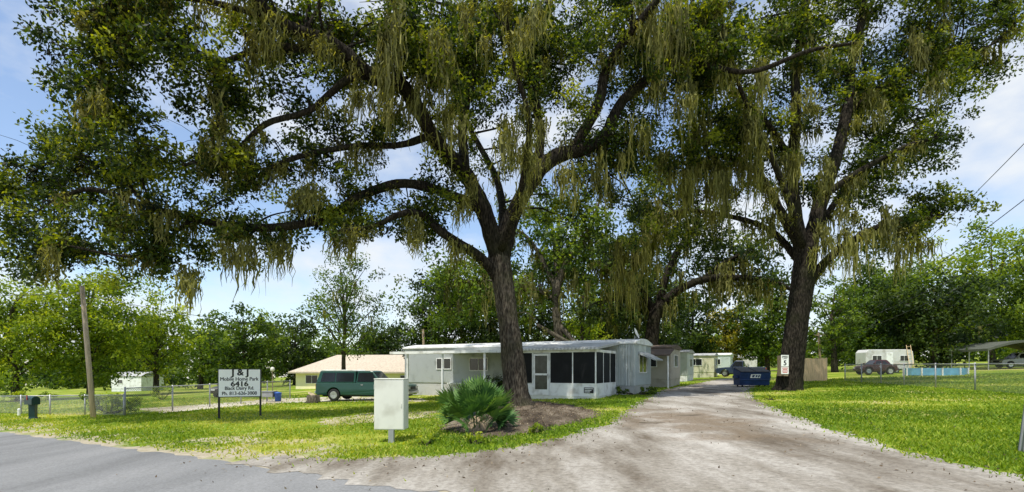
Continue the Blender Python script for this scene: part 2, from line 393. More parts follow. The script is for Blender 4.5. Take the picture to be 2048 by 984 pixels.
V = np.stack([np.stack([X - np.cos(th) * w, Y - np.sin(th) * w, z], 1), np.stack([X + np.cos(th) * w, Y + np.sin(th) * w, z], 1), np.stack([X + lx, Y + ly, z + h], 1)], 1).reshape(-1, 3)
tn = np.clip(.41 + .13 * wn + np.where(X < -2, .18, -.03) + RNG.normal(size=n) * .2, 0, 1)
tag(quadmesh('grass', V, tn, grassm, None, 3), 'short green lawn grass on both sides of the sandy drive', 'grass', kind='stuff')
# dead leaves
n = 10000
mc = np.array(mulch_core); lo = mc.min(0) - .8; hi = mc.max(0) + .8
X = RNG.uniform(lo[0], hi[0], n); Y = RNG.uniform(lo[1], hi[1], n)
k = inpoly(X + RNG.normal(size=n) * .7, Y + RNG.normal(size=n) * .7, mulch_core); X = X[k]; Y = Y[k]
m2 = 1300; t = RNG.random(m2)
a = np.array(left_b + right_b)
ii = RNG.integers(0, len(a) - 1, m2); q = a[ii] + (a[ii + 1] - a[ii]) * t[:, None] + RNG.normal(size=(m2, 2)) * 1.3
X = np.concatenate([X, q[:, 0]]); Y = np.concatenate([Y, q[:, 1]])
cc = np.stack([X, Y, SL * X + .02 + mound(X, Y)], 1)
V, tn = leafgeo(cc, np.full(len(cc), .01), np.ones(len(cc), int), .055, flat=.3, aspect=.45)
tag(quadmesh('leaf_litter', V, tn, litterm, None), 'brown fallen leaves and bark bits scattered round the near oak', 'leaf litter', kind='stuff')

# ---------------------------------------------------------------- big oaks
def big_oak(name, label, trunk, limbs, blobs, Y0, leafsize, lmat, bmat, nmoss, mosslen, per_cluster, crad, extra_moss=(), ts=1.0, ls=1.0, dens=1.25, flare=1.0, mper=18, lbmat=None, back=.35):
    lbmat = lbmat or bmat
    bx = P(trunk[0][0], trunk[0][1], Y0)
    root = thing(name, label, 'tree', (bx[0], bx[1], gz(bx[0])))
    pts = [P(a, b, Y0) for a, b, r in trunk]; rads = [r * Y0 / 1000 * ts for a, b, r in trunk]
    pts[0][2] = gz(bx[0]) - .15
    c = catmull(pts, 5); cr = catmull([[r, 0, 0] for r in rads], 5)[:, 0]
    mb = MB(); mb.tube(c, cr, 18, wob=.12)
    for k in range(7):
        an = k / 7 * 2 * math.pi + random.uniform(-.3, .3); r0 = rads[1] * flare
        p0 = np.array([bx[0], bx[1], gz(bx[0]) + r0 * .9]); dr = np.array([math.cos(an), math.sin(an), 0])
        mb.tube([p0 + dr * r0 * .45, p0 + dr * r0 * .9 - np.array([0, 0, r0 * .6]), p0 + dr * r0 * 1.6 - np.array([0, 0, r0 * 1.0])], [r0 * .45, r0 * .36, r0 * .1], 8, wob=.15)
    mb.build('trunk', bmat, root, True, world=True)
    S = []; SR = []
    for lb in limbs:
        pp = [P(a, b, y) for a, b, r, y in lb]; rr = [r * y / 1000 * ls for a, b, r, y in lb]
        for i in range(2, len(pp) - 1): pp[i] = pp[i] + np.array([random.gauss(0, .16), random.gauss(0, .25), random.gauss(0, .16)])
        c = catmull(pp, 6); cr = np.maximum(catmull([[r, 0, 0] for r in rr], 6)[:, 0], .015)
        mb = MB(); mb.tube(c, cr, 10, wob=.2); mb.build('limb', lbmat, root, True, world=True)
        S += list(c[3:]); SR += list(cr[3:])
    S = np.array(S); SR = np.array(SR)
    tw = MB(); cen = []; crs = []; anch = list(S[SR < .3]) * 3
    for (px, py, rx, ry, yb, dy, w) in blobs:
        nt_ = max(2, int(round(dens * w * rx * ry / 1500)))
        for k in range(nt_):
            th = random.random() * 2 * math.pi; q = math.sqrt(random.random())
            tip = P(px + rx * q * math.cos(th), py + ry * q * math.sin(th), yb + random.uniform(-dy * .7, dy * 1.3) + back)
            ds = np.linalg.norm(S - tip, axis=1) + .6 * np.maximum(0, S[:, 2] - tip[2])
            i = int(np.argmin(ds)); st = S[i]; L = np.linalg.norm(tip - st)
            m1 = st + (tip - st) * .35 + np.array([random.gauss(0, .12), random.gauss(0, .12), random.gauss(.08, .1)]) * L
            m2 = st + (tip - st) * .7 + np.array([random.gauss(0, .12), random.gauss(0, .12), random.gauss(.08, .1)]) * L
            cv = catmull([st, m1, m2, tip], 4)
            r0 = min(SR[i] * .6, .016 + .012 * L)
            tw.tube(cv, np.linspace(r0, .008, len(cv)), 5, caps=False)
            ncl = random.choice((5, 5, 6, 6))
            for e in range(ncl):
                tt = random.uniform(.4, 1.0); p = cv[int(tt * (len(cv) - 1))]
                c_ = p + np.array([random.gauss(0, .56), random.gauss(0, .56), random.gauss(-.02, .38)]) * crad / .6
                cen.append(c_); crs.append(crad * random.uniform(.45, 1.35))
                tw.tube([p, (p + c_) / 2 + np.array([0, 0, .08]), c_], [.012, .008, .005], 4, caps=False)
            anch.append(cv[-4]); anch.append(cv[len(cv) // 2])
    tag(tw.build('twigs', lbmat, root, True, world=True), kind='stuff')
    cnt = np.array([int(per_cluster * random.uniform(.6, 1.3) * (r / crad) ** 1.5) for r in crs])
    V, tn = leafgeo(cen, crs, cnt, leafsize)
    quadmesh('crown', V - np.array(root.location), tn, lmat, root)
    A = []; Ls = []
    for k in range(nmoss):
        p = random.choice(anch)
        if p[2] < 4.4: continue
        A.append(p); Ls.append(min((.22 + .78 * random.random() ** 2) * mosslen, p[2] - 3.2))
    for (px, py, y, l) in extra_moss:
        for q in range(5):
            A.append(P(px + random.gauss(0, 14), py + random.gauss(0, 22), y + random.gauss(0, .5) - .25)); Ls.append(l * random.uniform(.4, 1.1))
    V, tn = strands(A, Ls, mper, .046 * Y0 / 21)
    o = quadmesh('spanish_moss', V - np.array(root.location), tn, mossm, root); o['kind'] = 'stuff'
    print(name, len(cen), int(cnt.sum()))
    return root

trunk1 = [(1038, 822, 52), (1033, 796, 39), (1025, 710, 32), (1012, 610, 29), (1002, 540, 30), (996, 495, 31)]
limbs1 = [
 [(1000, 520, 29, 20.8), (966, 418, 25, 20.5), (930, 345, 23, 20), (870, 268, 22, 19.3), (805, 198, 21, 18.5), (745, 148, 20, 17.8), (660, 105, 18, 17), (560, 40, 15, 16), (480, -30, 12, 15), (400, -110, 8, 14)],
 [(1000, 530, 29, 20.8), (1022, 440, 25, 20.8), (1065, 372, 23, 21), (1120, 320, 22, 21.4), (1190, 285, 18, 21.8), (1250, 215, 15, 22), (1330, 142, 12, 22), (1392, 119, 8, 21.5), (1500, 148, 7, 21), (1605, 112, 6, 20.5), (1712, 86, 4, 20)],
 [(1140, 310, 15, 21.5), (1195, 212, 15, 21), (1217, 140, 14, 20.4), (1265, 60, 12, 19.8), (1330, -20, 10, 19), (1370, -110, 7, 18)],
 [(962, 420, 15, 20.5), (915, 395, 14, 20), (820, 372, 14, 19.5), (730, 385, 13, 19), (640, 420, 12, 18.5), (560, 450, 12, 18), (470, 452, 11, 18), (380, 440, 10, 18), (290, 405, 9, 18), (200, 380, 7, 18), (110, 400, 4, 18)],
 [(998, 560, 17, 20.8), (960, 515, 15, 20.3), (905, 472, 13, 19.8), (850, 440, 11, 19.3), (800, 426, 9, 18.6), (740, 455, 7, 18), (660, 465, 5, 17.4)],
 [(930, 345, 15, 20), (925, 250, 13, 20.6), (940, 150, 12, 21), (960, 50, 11, 21.5), (965, -60, 8, 22)],
 [(1065, 372, 14, 21), (1082, 280, 12, 21.6), (1070, 180, 11, 22), (1090, 60, 9, 22.6), (1110, -60, 7, 23)],
 [(745, 148, 14, 17.8), (690, 162, 11, 17.2), (620, 210, 9, 16.8), (540, 260, 8, 16.5), (450, 300, 6, 16.2), (370, 330, 4, 16)],
 [(660, 105, 12, 17), (540, 92, 10, 16.4), (440, 115, 8, 16), (380, 90, 7, 15.6), (300, 60, 6, 15.2), (220, 80, 4, 15), (200, 180, 3, 15)],
 [(870, 268, 13, 19.3), (800, 290, 9, 18.7), (700, 300, 8, 18.2), (600, 332, 7, 17.8), (490, 365, 4, 17.4)],
 [(560, 40, 10, 16), (400, 0, 8, 15), (270, -10, 6, 14.6), (160, 30, 3, 14.4)],
 [(1000, 510, 15, 21), (1005, 420, 12, 23), (985, 340, 9, 25), (940, 250, 7, 27), (900, 150, 5, 28)],
 [(1002, 500, 13, 20.5), (1042, 380, 10, 18.8), (1062, 250, 8, 17.2), (1035, 120, 6, 16), (1010, 0, 4, 15)],
 [(290, 405, 6, 18), (230, 350, 5, 18.5), (160, 320, 4, 19), (70, 340, 3, 19.5)],
 [(380, 440, 6, 18), (330, 480, 5, 17.6), (260, 500, 4, 17.2), (130, 490, 3, 17)],
 [(440, 115, 6, 16), (430, 170, 5, 15.8), (440, 230, 4, 15.7), (420, 290, 3, 15.7)],
]
b1 = [(270, 50, 150, 90, 15, 1.6, 1.1), (230, 190, 80, 95, 15, 1.5, 1.0), (330, 290, 95, 75, 16, 1.5, 1.0), (130, 80, 40, 60, 15, 1, .5), (400, 200, 60, 40, 15.8, 1.2, .7),
 (60, 350, 100, 75, 18.5, 1.8, 1.2), (175, 330, 100, 80, 18, 1.8, 1.2), (115, 450, 130, 80, 18, 2, 1.2), (30, 520, 55, 45, 18, 1.5, 1.1), (265, 430, 100, 70, 17.5, 1.8, 1.1), (330, 515, 60, 50, 17.3, 1, .9), (388, 560, 18, 40, 17, .5, .8), (200, 530, 90, 35, 17.5, 1.5, .7),
 (460, 270, 100, 85, 16.3, 1.5, .9), (520, 170, 100, 75, 16.5, 1.5, .9), (590, 60, 130, 75, 16.5, 2, 1.2), (600, 330, 90, 65, 17.8, 1.6, .8), (470, 400, 120, 45, 17.8, 1.5, .9), (610, 420, 100, 40, 18.2, 1.5, .9), (740, 280, 80, 70, 18.5, 1.6, .9), (760, 50, 130, 85, 17.5, 2, 1.5), (690, 190, 65, 50, 17.5, 1.5, .9), (480, 495, 70, 35, 17.5, 1, .8), (560, 495, 70, 32, 17.8, 1, .8), (700, 470, 110, 38, 18, 1.5, .9), (830, 470, 80, 35, 19, 1.5, .8),
 (880, 110, 130, 110, 19.5, 4, 1.7), (1000, 80, 120, 110, 19.5, 5, 1.8), (1000, 230, 110, 80, 21.5, 4, 1.4), (1130, 120, 120, 110, 21.5, 4, 1.8), (1120, 240, 65, 50, 22, 3, 1.2), (850, 350, 70, 35, 20, 1.5, .8), (760, 450, 80, 35, 18.3, 1.4, .9), (860, 420, 60, 28, 19.8, 1.3, .7), (820, 130, 60, 60, 17.6, 1, .8),
 (1260, 90, 100, 110, 21, 2.5, 1.7), (1330, 190, 80, 80, 22.3, 2, 1.5), (1290, 320, 85, 75, 22.3, 2, 1.4), (1200, 370, 60, 55, 22.6, 2, 1.0), (1160, 430, 60, 40, 23.5, 2, .8), (1240, 440, 70, 50, 23, 2, 1.2), (1400, 60, 90, 90, 21.5, 2, 1.5), (1480, 140, 80, 40, 21.5, 1.5, .7),
 (300, -130, 220, 80, 15, 3, .4), (620, -140, 200, 90, 16, 4, .4), (900, -150, 200, 90, 20, 5, .4), (1200, -140, 200, 90, 20, 4, .4)]  # this row: unseen upper crown above the view, added to shade the ground
em1 = [(775, 100, 16.8, 2.2), (790, 200, 17.6, 1.9), (870, 160, 18.6, 2.0), (905, 200, 18.6, 1.9), (950, 60, 18, 1.8), (1060, 30, 15.5, 1.6), (1055, 300, 20.3, 1.6), (1075, 330, 20.4, 1.5), (1010, 250, 18, 1.5), (880, 60, 17, 1.8), (780, 30, 16.5, 1.8), (700, 480, 18, 1.2), (560, 470, 18, 1.5), (500, 480, 17.8, 1.6), (455, 470, 17.8, 1.9), (250, 430, 17.8, 1.4), (1350, 60, 21.5, 3.2), (1368, 170, 21.5, 2.6), (1300, 20, 20, 2.2), (1260, 260, 21.5, 2.0), (180, 190, 15, 1.3), (610, 380, 17.6, 1.3), (520, 40, 16, 1.4), (640, 80, 16.8, 1.3), (375, 530, 17, 1.3), (1200, 330, 21.5, 2.0), (1140, 340, 21.2, 1.6), (850, 450, 19, 1.2), (930, 380, 19.6, 1.1), (720, 200, 17, 1.3), (330, 420, 17.8, 1.4), (110, 500, 17.5, 1.1)]
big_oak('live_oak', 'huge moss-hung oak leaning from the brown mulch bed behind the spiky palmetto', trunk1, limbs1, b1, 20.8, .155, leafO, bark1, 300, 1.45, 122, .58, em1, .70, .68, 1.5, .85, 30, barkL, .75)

trunk2 = [(1576, 786, 44), (1579, 764, 35), (1588, 690, 31), (1599, 610, 30), (1610, 530, 30), (1610, 490, 31)]
limbs2 = [
 [(1607, 515, 24, 27), (1590, 425, 18, 27), (1588, 330, 16, 26.8), (1592, 240, 14, 26.5), (1597, 140, 12, 26.3), (1606, 40, 10, 26), (1612, -60, 8, 26)],
 [(1612, 515, 25, 27), (1640, 412, 20, 27.2), (1668, 322, 17, 27.5), (1690, 230, 15, 28), (1706, 130, 13, 28), (1722, 30, 10, 28), (1735, -70, 8, 28)],
 [(1605, 500, 15, 27), (1562, 425, 13, 26.5), (1540, 372, 10, 26), (1500, 337, 8, 25.5), (1440, 322, 6, 25), (1370, 340, 4, 24.6)],
 [(1608, 575, 14, 27), (1660, 515, 12, 27), (1730, 472, 9, 27), (1800, 442, 6, 27), (1880, 436, 4, 27)],
 [(1650, 390, 11, 27), (1720, 342, 9, 26.6), (1800, 300, 7, 26.3), (1885, 272, 4, 26)],
 [(1590, 330, 10, 26.8), (1530, 242, 9, 26), (1470, 180, 8, 25.5), (1410, 100, 6, 25), (1380, 20, 4, 25)],
 [(1690, 230, 9, 28), (1780, 162, 7, 28), (1870, 112, 5, 28), (1960, 90, 4, 28), (2030, 50, 3, 28)],
 [(1608, 500, 12, 26.8), (1562, 360, 9, 24.5), (1500, 230, 7, 22.8), (1455, 100, 5, 21.5), (1430, -40, 4, 21)],
 [(1612, 500, 12, 27.4), (1680, 390, 9, 30), (1750, 300, 7, 32), (1810, 220, 5, 33)],
 [(1604, 530, 11, 27.4), (1540, 460, 9, 29), (1440, 420, 7, 30), (1340, 430, 5, 31), (1260, 480, 4, 31)],
]
b2 = [(1460, 80, 110, 100, 23.5, 3, 1.4), (1560, 60, 110, 90, 26, 3, 1.5), (1690, 70, 120, 90, 27.5, 3, 1.5), (1820, 90, 110, 100, 28, 2.5, 1.3), (1925, 100, 65, 95, 28, 2, 1.2), (2010, 40, 45, 40, 28, 1.5, 1.0), (1990, 130, 20, 40, 28, 1, .7),
 (1410, 240, 100, 90, 25, 2.5, 1.4), (1520, 250, 80, 75, 27, 3, 1.1), (1650, 230, 75, 80, 29, 3, 1.0), (1770, 240, 100, 90, 28, 3, 1.3), (1880, 220, 70, 80, 27.5, 2, 1.3), (1915, 170, 40, 50, 28, 2, 1.0),
 (1340, 400, 90, 80, 28.5, 3.5, 1.5), (1440, 370, 70, 50, 28, 3, 1.1), (1730, 380, 75, 65, 28, 3, 1.2), (1820, 370, 70, 90, 27.4, 2.5, 1.3), (1790, 470, 80, 35, 27, 2, 1.1), (1860, 450, 35, 60, 27, 1.5, 1.1), (1270, 490, 70, 50, 31, 2, 1.2), (1400, 460, 60, 35, 31, 2, .9), (1330, 480, 60, 40, 30, 2, 1.0), (1700, 460, 45, 40, 28, 2, .8), (1540, 390, 50, 40, 28, 2, .9), (1620, 140, 70, 60, 27, 2, 1.0), (1480, 430, 60, 40, 31, 2, .7), (1620, 330, 50, 50, 29, 2, .8),
 (1500, -140, 180, 80, 24, 4, .4), (1750, -140, 200, 80, 27, 4, .4), (1960, -60, 100, 60, 28, 3, .6)]  # this row: out-of-view crown top, put in thinly for its dappled shade
em2 = [(1440, 320, 25, 3.4), (1425, 350, 25, 3.0), (1470, 200, 25, 2.4), (1290, 470, 31, 4.6), (1310, 400, 30, 3.8), (1265, 520, 31, 3.8), (1360, 360, 25, 2.8), (1585, 300, 26.2, 2.2), (1690, 420, 26.6, 2.0), (1720, 470, 26.6, 2.7), (1780, 455, 26.8, 2.7), (1830, 480, 27, 2.2), (1830, 90, 27.5, 2.2), (1860, 130, 27.5, 2.4), (1900, 60, 28, 1.8), (1545, 420, 26.0, 2.2), (1640, 440, 26.6, 2.0), (1500, 340, 25.3, 2.4), (1410, 130, 24, 3.0), (1240, 500, 31, 3.6), (1620, 200, 25.5, 2.0), (1660, 330, 26.5, 2.0), (1390, 250, 24.5, 3.0), (1520, 130, 24, 2.4), (1740, 200, 27, 2.0), (1330, 300, 25, 3.0), (1490, 260, 25, 2.6)]
big_oak('live_oak', 'tall moss-hung oak on the right lawn carrying the small speed sign', trunk2, limbs2, b2, 27, .20, leafO, barkL, 270, 1.9, 118, .75, em2, .70, .66, 1.5, .5, 30, barkL, .9)

trunk3 = [(1298, 752, 24), (1300, 730, 18), (1302, 690, 16), (1308, 640, 15), (1318, 610, 14)]
limbs3 = [
 [(1314, 630, 13, 44), (1340, 592, 11, 43.5), (1400, 566, 10, 43), (1470, 556, 8, 42.5), (1540, 566, 6, 42), (1600, 590, 4, 42)],
 [(1316, 620, 12, 44), (1330, 560, 10, 44), (1360, 500, 8, 44), (1400, 440, 5, 44)],
 [(1312, 630, 10, 44), (1280, 580, 8, 44.5), (1230, 540, 6, 45), (1170, 520, 4, 45)],
 [(1400, 566, 7, 43), (1440, 530, 5, 43), (1500, 500, 4, 43)]]
b3 = [(1340, 470, 90, 60, 45, 4, 1.4), (1240, 520, 80, 60, 46, 4, 1.5), (1440, 520, 70, 40, 44, 3, 1.3), (1530, 550, 60, 35, 43, 3, 1.3), (1400, 600, 50, 30, 46, 3, .8), (1210, 600, 60, 50, 47, 3, 1.5), (1270, 620, 50, 40, 48, 3, 1.4), (1390, 530, 60, 40, 47, 3, 1.3), (1480, 590, 50, 25, 45, 3, .9), (1180, 650, 60, 40, 48, 3, 1.3), (1510, 500, 50, 30, 45, 3, .9)]
big_oak('live_oak', 'dark arching oak rising behind the white trailer end and over the drive', trunk3, limbs3, b3, 44, .36, leafD, barkL, 130, 3.2, 74, 1.3, [(1290, 540, 44, 4.5), (1340, 590, 43, 3), (1500, 560, 42, 3), (1250, 560, 44, 4), (1440, 560, 42, 3), (1220, 560, 44, 4)], .85, .75, 1.6, .6, 16)
trunk4 = [(1122, 745, 22), (1121, 720, 16), (1116, 660, 14), (1112, 600, 14), (1116, 560, 14)]
limbs4 = [
 [(1115, 570, 12, 40), (1135, 520, 10, 40), (1170, 460, 7, 40), (1200, 400, 4, 40)],
 [(1114, 580, 11, 40), (1090, 530, 9, 40.5), (1060, 480, 6, 41), (1020, 450, 4, 41)],
 [(1118, 650, 9, 40), (1150, 690, 8, 39), (1075, 650, 6, 39.5)],
 [(1115, 570, 9, 40), (1112, 500, 7, 41), (1120, 430, 4, 42)],
 [(1112, 600, 9, 40), (1050, 570, 6, 41), (960, 560, 4, 42), (880, 570, 3, 42)]]
b4 = [(1160, 430, 70, 60, 40, 3, 1.2), (1060, 470, 60, 50, 41, 3, 1.3), (960, 560, 80, 55, 42, 3, 1.5), (1170, 540, 60, 60, 40, 3, 1.2), (880, 590, 70, 60, 42, 2, 1.3), (1060, 600, 50, 50, 43, 3, 1.1), (930, 640, 80, 40, 43, 3, 1.3), (1120, 490, 60, 50, 38.5, 1.5, 1.2), (1080, 550, 40, 40, 39, 1.5, .9), (1060, 400, 60, 40, 41, 3, .9)]
big_oak('live_oak', 'pale-barked forked oak behind the screened porch roof', trunk4, limbs4, b4, 40, .33, leafM, bark2, 120, 2.8, 76, 1.15, [(1060, 560, 40, 3), (980, 560, 41, 3), (1150, 560, 39, 3)], .60, .56, 1.6, .5, 16)

# ---------------------------------------------------------------- ordinary trees
def tree(name, label, px, Y, top, w, bot, lmat, dens=1.0, size=None, bmat=bark1, trunk_r=.28, group=None, lean=0, moss=0, cat='tree', fill=6.0):
    x = (px - 1024) / 1000 * Y; z0 = gz(x); zt = CAMH + (H0 - top) / 1000 * Y; zb = max(z0 + .8, CAMH + (H0 - bot) / 1000 * Y)
    rw = w / 2000 * Y; root = thing(name, label, cat, (x, Y, z0), 0, group)
    size = size or .0066 * Y
    mb = MB(); hgt = zt - z0
    tp = [np.array([0, 0, -.2]), np.array([random.gauss(0, .1), random.gauss(0, .1), hgt * .25]), np.array([lean * .5 + random.gauss(0, .2), random.gauss(0, .2), hgt * .55]), np.array([lean + random.gauss(0, .3), 0, hgt * .88])]
    c = catmull(tp, 5); mb.tube(c, np.linspace(trunk_r * 1.2, .05, len(c)), 10, wob=.12)
    cen = []; crs = []; A = []
    zc = (zt + zb) / 2 - z0; rh = (zt - zb) / 2
    nl = int(13 + 6 * dens)
    for k in range(nl):
        th = k * 2.4 + random.uniform(-.4, .4); el = -.85 + 1.8 * (k + .5) / nl + random.uniform(-.12, .12)
        rr = math.sqrt(max(.08, 1 - min(1, el * el) * .85)) * random.uniform(.5, 1.1)
        tip = np.array([lean + rw * rr * math.cos(th), rw * .8 * rr * math.sin(th), zc + rh * el * .92])
        st = c[min(len(c) - 1, max(3, int((tip[2] / hgt * .75) * len(c))))]
        L = np.linalg.norm(tip - st)
        cv = catmull([st, st + (tip - st) * .5 + np.array([random.gauss(0, .06), random.gauss(0, .06), .08]) * L, tip], 5)
        mb.tube(cv, np.linspace(min(trunk_r * .5, .03 + .012 * L), .015, len(cv)), 6, caps=False)
        A.append(cv[6])
        for e in range(int(7 * dens + 1)):
            t = random.uniform(.4, 1.05); p = st + (tip - st) * t
            sp = rw * .20
            cen.append(p + np.array([random.gauss(0, sp), random.gauss(0, sp), random.gauss(0, sp * .8)])); crs.append(rw * random.uniform(.11, .28))
    mb.build('trunk', bmat, root, True)
    crs = np.array(crs); cnt = np.clip((crs / size) ** 2 * fill * dens, 14, 220).astype(int)
    V, tn = leafgeo(cen, crs, cnt, size)
    V[:, 2] = np.maximum(V[:, 2], .05)
    quadmesh('crown', V, tn, lmat, root)
    if moss:
        an = [random.choice(A) for q in range(moss)]
        V, tn = strands(an, [random.uniform(1, 3) for q in an], 9, .10)
        o = quadmesh('spanish_moss', V, tn, mossm, root); o['kind'] = 'stuff'
    return root
TG = [
 ('broadleaf_tree', 'pale green leafy tree at the far left edge behind the mailbox', 30, 46, 560, 230, 752, leafL, 1.2),
 ('broadleaf_tree', 'tall bright green tree right behind the leaning wooden pole', 180, 50, 535, 240, 742, leafL, 1.2),
 ('broadleaf_tree', 'yellow-green open tree between the wooden pole and the white-faced sign', 312, 56, 590, 160, 745, leafL, 1.0),
 ('broadleaf_tree', 'low dark tree behind the small white shed', 250, 92, 650, 190, 765, leafD, 1.1),
 ('broadleaf_tree', 'mid green tree just above the top left corner of the sign board', 400, 74, 635, 130, 770, leafM, 1.1),
 ('broadleaf_tree', 'dense dark round tree rising right above the sign board', 485, 72, 610, 150, 765, leafM, 1.3),
 ('broadleaf_tree', 'dark tree left of the slender tree, over the yellow house roof', 590, 84, 630, 140, 760, leafD, 1.2),
 ('broadleaf_tree', 'dark low tree behind the right half of the yellow house roof', 765, 84, 645, 140, 755, leafD, 1.2),
 ('broadleaf_tree', 'dark bushy oak standing behind the carport roof', 890, 54, 530, 190, 735, leafD, 1.3),
 ('broadleaf_tree', 'dark oak behind the roof ridge left of the leaning trunk', 980, 60, 515, 170, 725, leafD, 1.3),
 ('broadleaf_tree', 'shadowy tree seen through the fork of the pale-barked oak', 1075, 64, 490, 160, 720, leafD, 1.3),
 ('broadleaf_tree', 'yellowish green tree behind the near oak trunk on its right', 1165, 58, 430, 150, 700, leafL, .9),
 ('broadleaf_tree', 'dark tree deep behind the porch between the forked and the arching oak', 1215, 66, 560, 160, 722, leafD, 1.3),
 ('broadleaf_tree', 'dark tree right behind the arching oak trunk', 1300, 70, 500, 170, 725, leafD, 1.3),
 ('broadleaf_tree', 'shady tree over the row of far trailers', 1385, 84, 560, 140, 722, leafD, 1.3),
 ('broadleaf_tree', 'yellow blossoming tree over the far end of the drive', 1452, 88, 605, 120, 730, leafY, 1.0),
 ('broadleaf_tree', 'dark green tree behind the dumpster beside the yellow tree', 1535, 82, 560, 150, 725, leafM, 1.3),
 ('broadleaf_tree', 'small tree close behind the wooden fence right of the big trunk', 1670, 62, 560, 130, 725, leafM, 1.1),
 ('broadleaf_tree', 'big dark green tree behind the white camper', 1765, 68, 505, 240, 722, leafM, 1.3),
 ('broadleaf_tree', 'wide dark oak whose low limbs spread left of the metal carport', 1870, 62, 545, 210, 712, leafD, 1.3),
 ('broadleaf_tree', 'tall pale green tree beyond the metal carport at the right edge', 1985, 76, 450, 230, 705, leafL, 1.2),
 ('broadleaf_tree', 'green tree at the far right edge over the silver car', 2085, 60, 480, 210, 705, leafM, 1.2),
]
for (nm, lb, px, Y, top, w, bot, lm, dn) in TG:
    tree(nm, lb, px, Y, top, w, bot, lm, dn, trunk_r=.35 if Y > 60 else .28, moss=20 if 'oak' in lb else 0)
tree('slender_tree', 'slender open-crowned tree standing alone before the yellow house', 688, 46, 505, 205, 690, leafM, .72, size=.25, trunk_r=.2, moss=6, fill=6)
cen = []; crs = []
for k in range(560):
    ang = random.uniform(-1.15, 1.15); Yd = random.uniform(115, 165); x = ang * Yd
    hh = 9 + 3 * math.sin(ang * 9) + random.uniform(-2, 2.5)
    for q in range(2):
        cen.append((x + random.gauss(0, 2), Yd, gz(x) + random.uniform(0.5, hh))); crs.append(random.uniform(2, 3.2))
V, tn = leafgeo(cen, crs, np.full(len(cen), 60), 1.2)
tag(quadmesh('distant_woods', V, tn, leafM, None), 'distant dark tree line closing the horizon', 'woods', kind='stuff')

# ---------------------------------------------------------------- shrubs, palmetto, weeds
def shrub(name, label, x, y, w, dp, h, size, lmat, n=14, per=70, cat='shrub', group=None):
    root = thing(name, label, cat, (x, y, gz(x)), 0, group)
    mb = MB(); cen = []; crs = []
    for k in range(n):
        t = np.array([random.uniform(-.5, .5) * w, random.uniform(-.5, .5) * dp, random.uniform(.2, .95) * h])
        mb.tube([np.array([0, 0, -.02]), t * np.array([.7, .7, .5]), t], [.02, .014, .006], 5, caps=False)
        cen.append(t); crs.append(random.uniform(.16, .3) * h + .05)
    mb.build('stem', bark1, root, True)
    V, tn = leafgeo(cen, crs, np.full(n, per), size); V[:, 2] = np.maximum(V[:, 2], .01)
    quadmesh('foliage', V, tn, lmat, root); return root
x, y = G(992, 797); shrub('bush', 'dark rounded bush at the left corner of the screened porch', x, y + 1.0, 1.3, 1.0, 1.25, .1, leafD, 18, 120)
x, y = G(205, 830); shrub('vine_thicket', 'leafy vines grown over the low wire fence by the wooden pole', x, y + .4, 2.6, .5, .95, .12, leafL, 26, 60, 'vines')
x, y = G(60, 805); shrub('bush', 'low pale bush along the fence behind the green mailbox', x, y, 3.5, 1.2, .9, .16, leafL, 18, 60)
x, y = G(325, 800); shrub('bush', 'wispy weeds behind the wire fence left of the sign', x, y, 1.6, .8, 1.1, .12, leafL, 10, 40)
x, y = G(1338, 772); shrub('bush', 'small flowering bush against the beige trailer', x - .6, y + .5, 1.2, 1, 1.1, .12, leafM, 10, 60)
x, y = G(1290, 790); shrub('low_plants', 'low green plants along the porch corner beside the drive', x - .4, y + .2, 2.2, .9, .4, .12, leafM, 14, 50, 'plants')
for lb, px, py in (('small weed tuft at the drive edge right of the cabinet post', 850, 890), ('small weed tuft in front of the palmetto', 945, 888), ('small weed tuft left of the drive mouth under the near oak', 1065, 868), ('small weed tuft on the right side of the drive near the far oak', 1540, 800)):
    x, y = G(px, py); shrub('weed', lb, x, y, .5, .4, .22, .08, leafL, 7, 22, 'weed', 'weeds beside the drive')
px_, py_ = G(955, 862)
root = thing('palmetto', 'spiky fan-leaved palmetto clump at the front of the mulch bed', 'palm', (px_, py_, gz(px_) + float(mound(px_, py_)) * .6))
mb = MB()
mb.tube([(0, 0, -.12), (.02, 0, .18), (.03, .02, .36)], [.36, .28, .12], 10, wob=.3)
mb.build('stem', woodm, root, True)
for k in range(72):
    az = k * 2.39996; u_ = (k + .5) / 72; el = R(14 + 72 * u_ ** .8 + random.uniform(-8, 8)); bl = random.uniform(.28, .60) + .38 * u_
    b0 = np.array([.42 * math.cos(az) * random.random(), .35 * math.sin(az) * random.random(), .10])
    dr = np.array([math.cos(az) * math.cos(el), math.sin(az) * math.cos(el), math.sin(el)])
    e = b0 + dr * bl
    side = unit(np.cross(dr, np.array([[0, 0, 1.]])))[0]; up = np.cross(side, dr)
    rl = random.uniform(-.8, .8); side, up = side * math.cos(rl) + up * math.sin(rl), up * math.cos(rl) - side * math.sin(rl)
    Vv = []; Tn = []
    q = .011
    Vv += [b0 - side * q, b0 + side * q, e + side * q * .7, e - side * q * .7]; Tn.append(.35)
    nb = 14; br = random.gauss(0, .17)
    for j in range(nb):
        t = (j / (nb - 1) - .5) * 2; an = t * 1.2
        dd = dr * math.cos(an) + side * math.sin(an) + up * random.gauss(-.05 - .12 * abs(t), .035)
        l = random.uniform(.44, .52) * (1 - .18 * abs(t)); wv = np.cross(dd, up) * .034
        mid = e + dd * l * .5; tip = e + dd * l + np.array([0, 0, -.04 * random.random()])
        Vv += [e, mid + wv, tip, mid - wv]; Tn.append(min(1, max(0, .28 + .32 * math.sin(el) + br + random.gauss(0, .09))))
    quadmesh('frond', np.array(Vv), np.array(Tn), palmm, root)

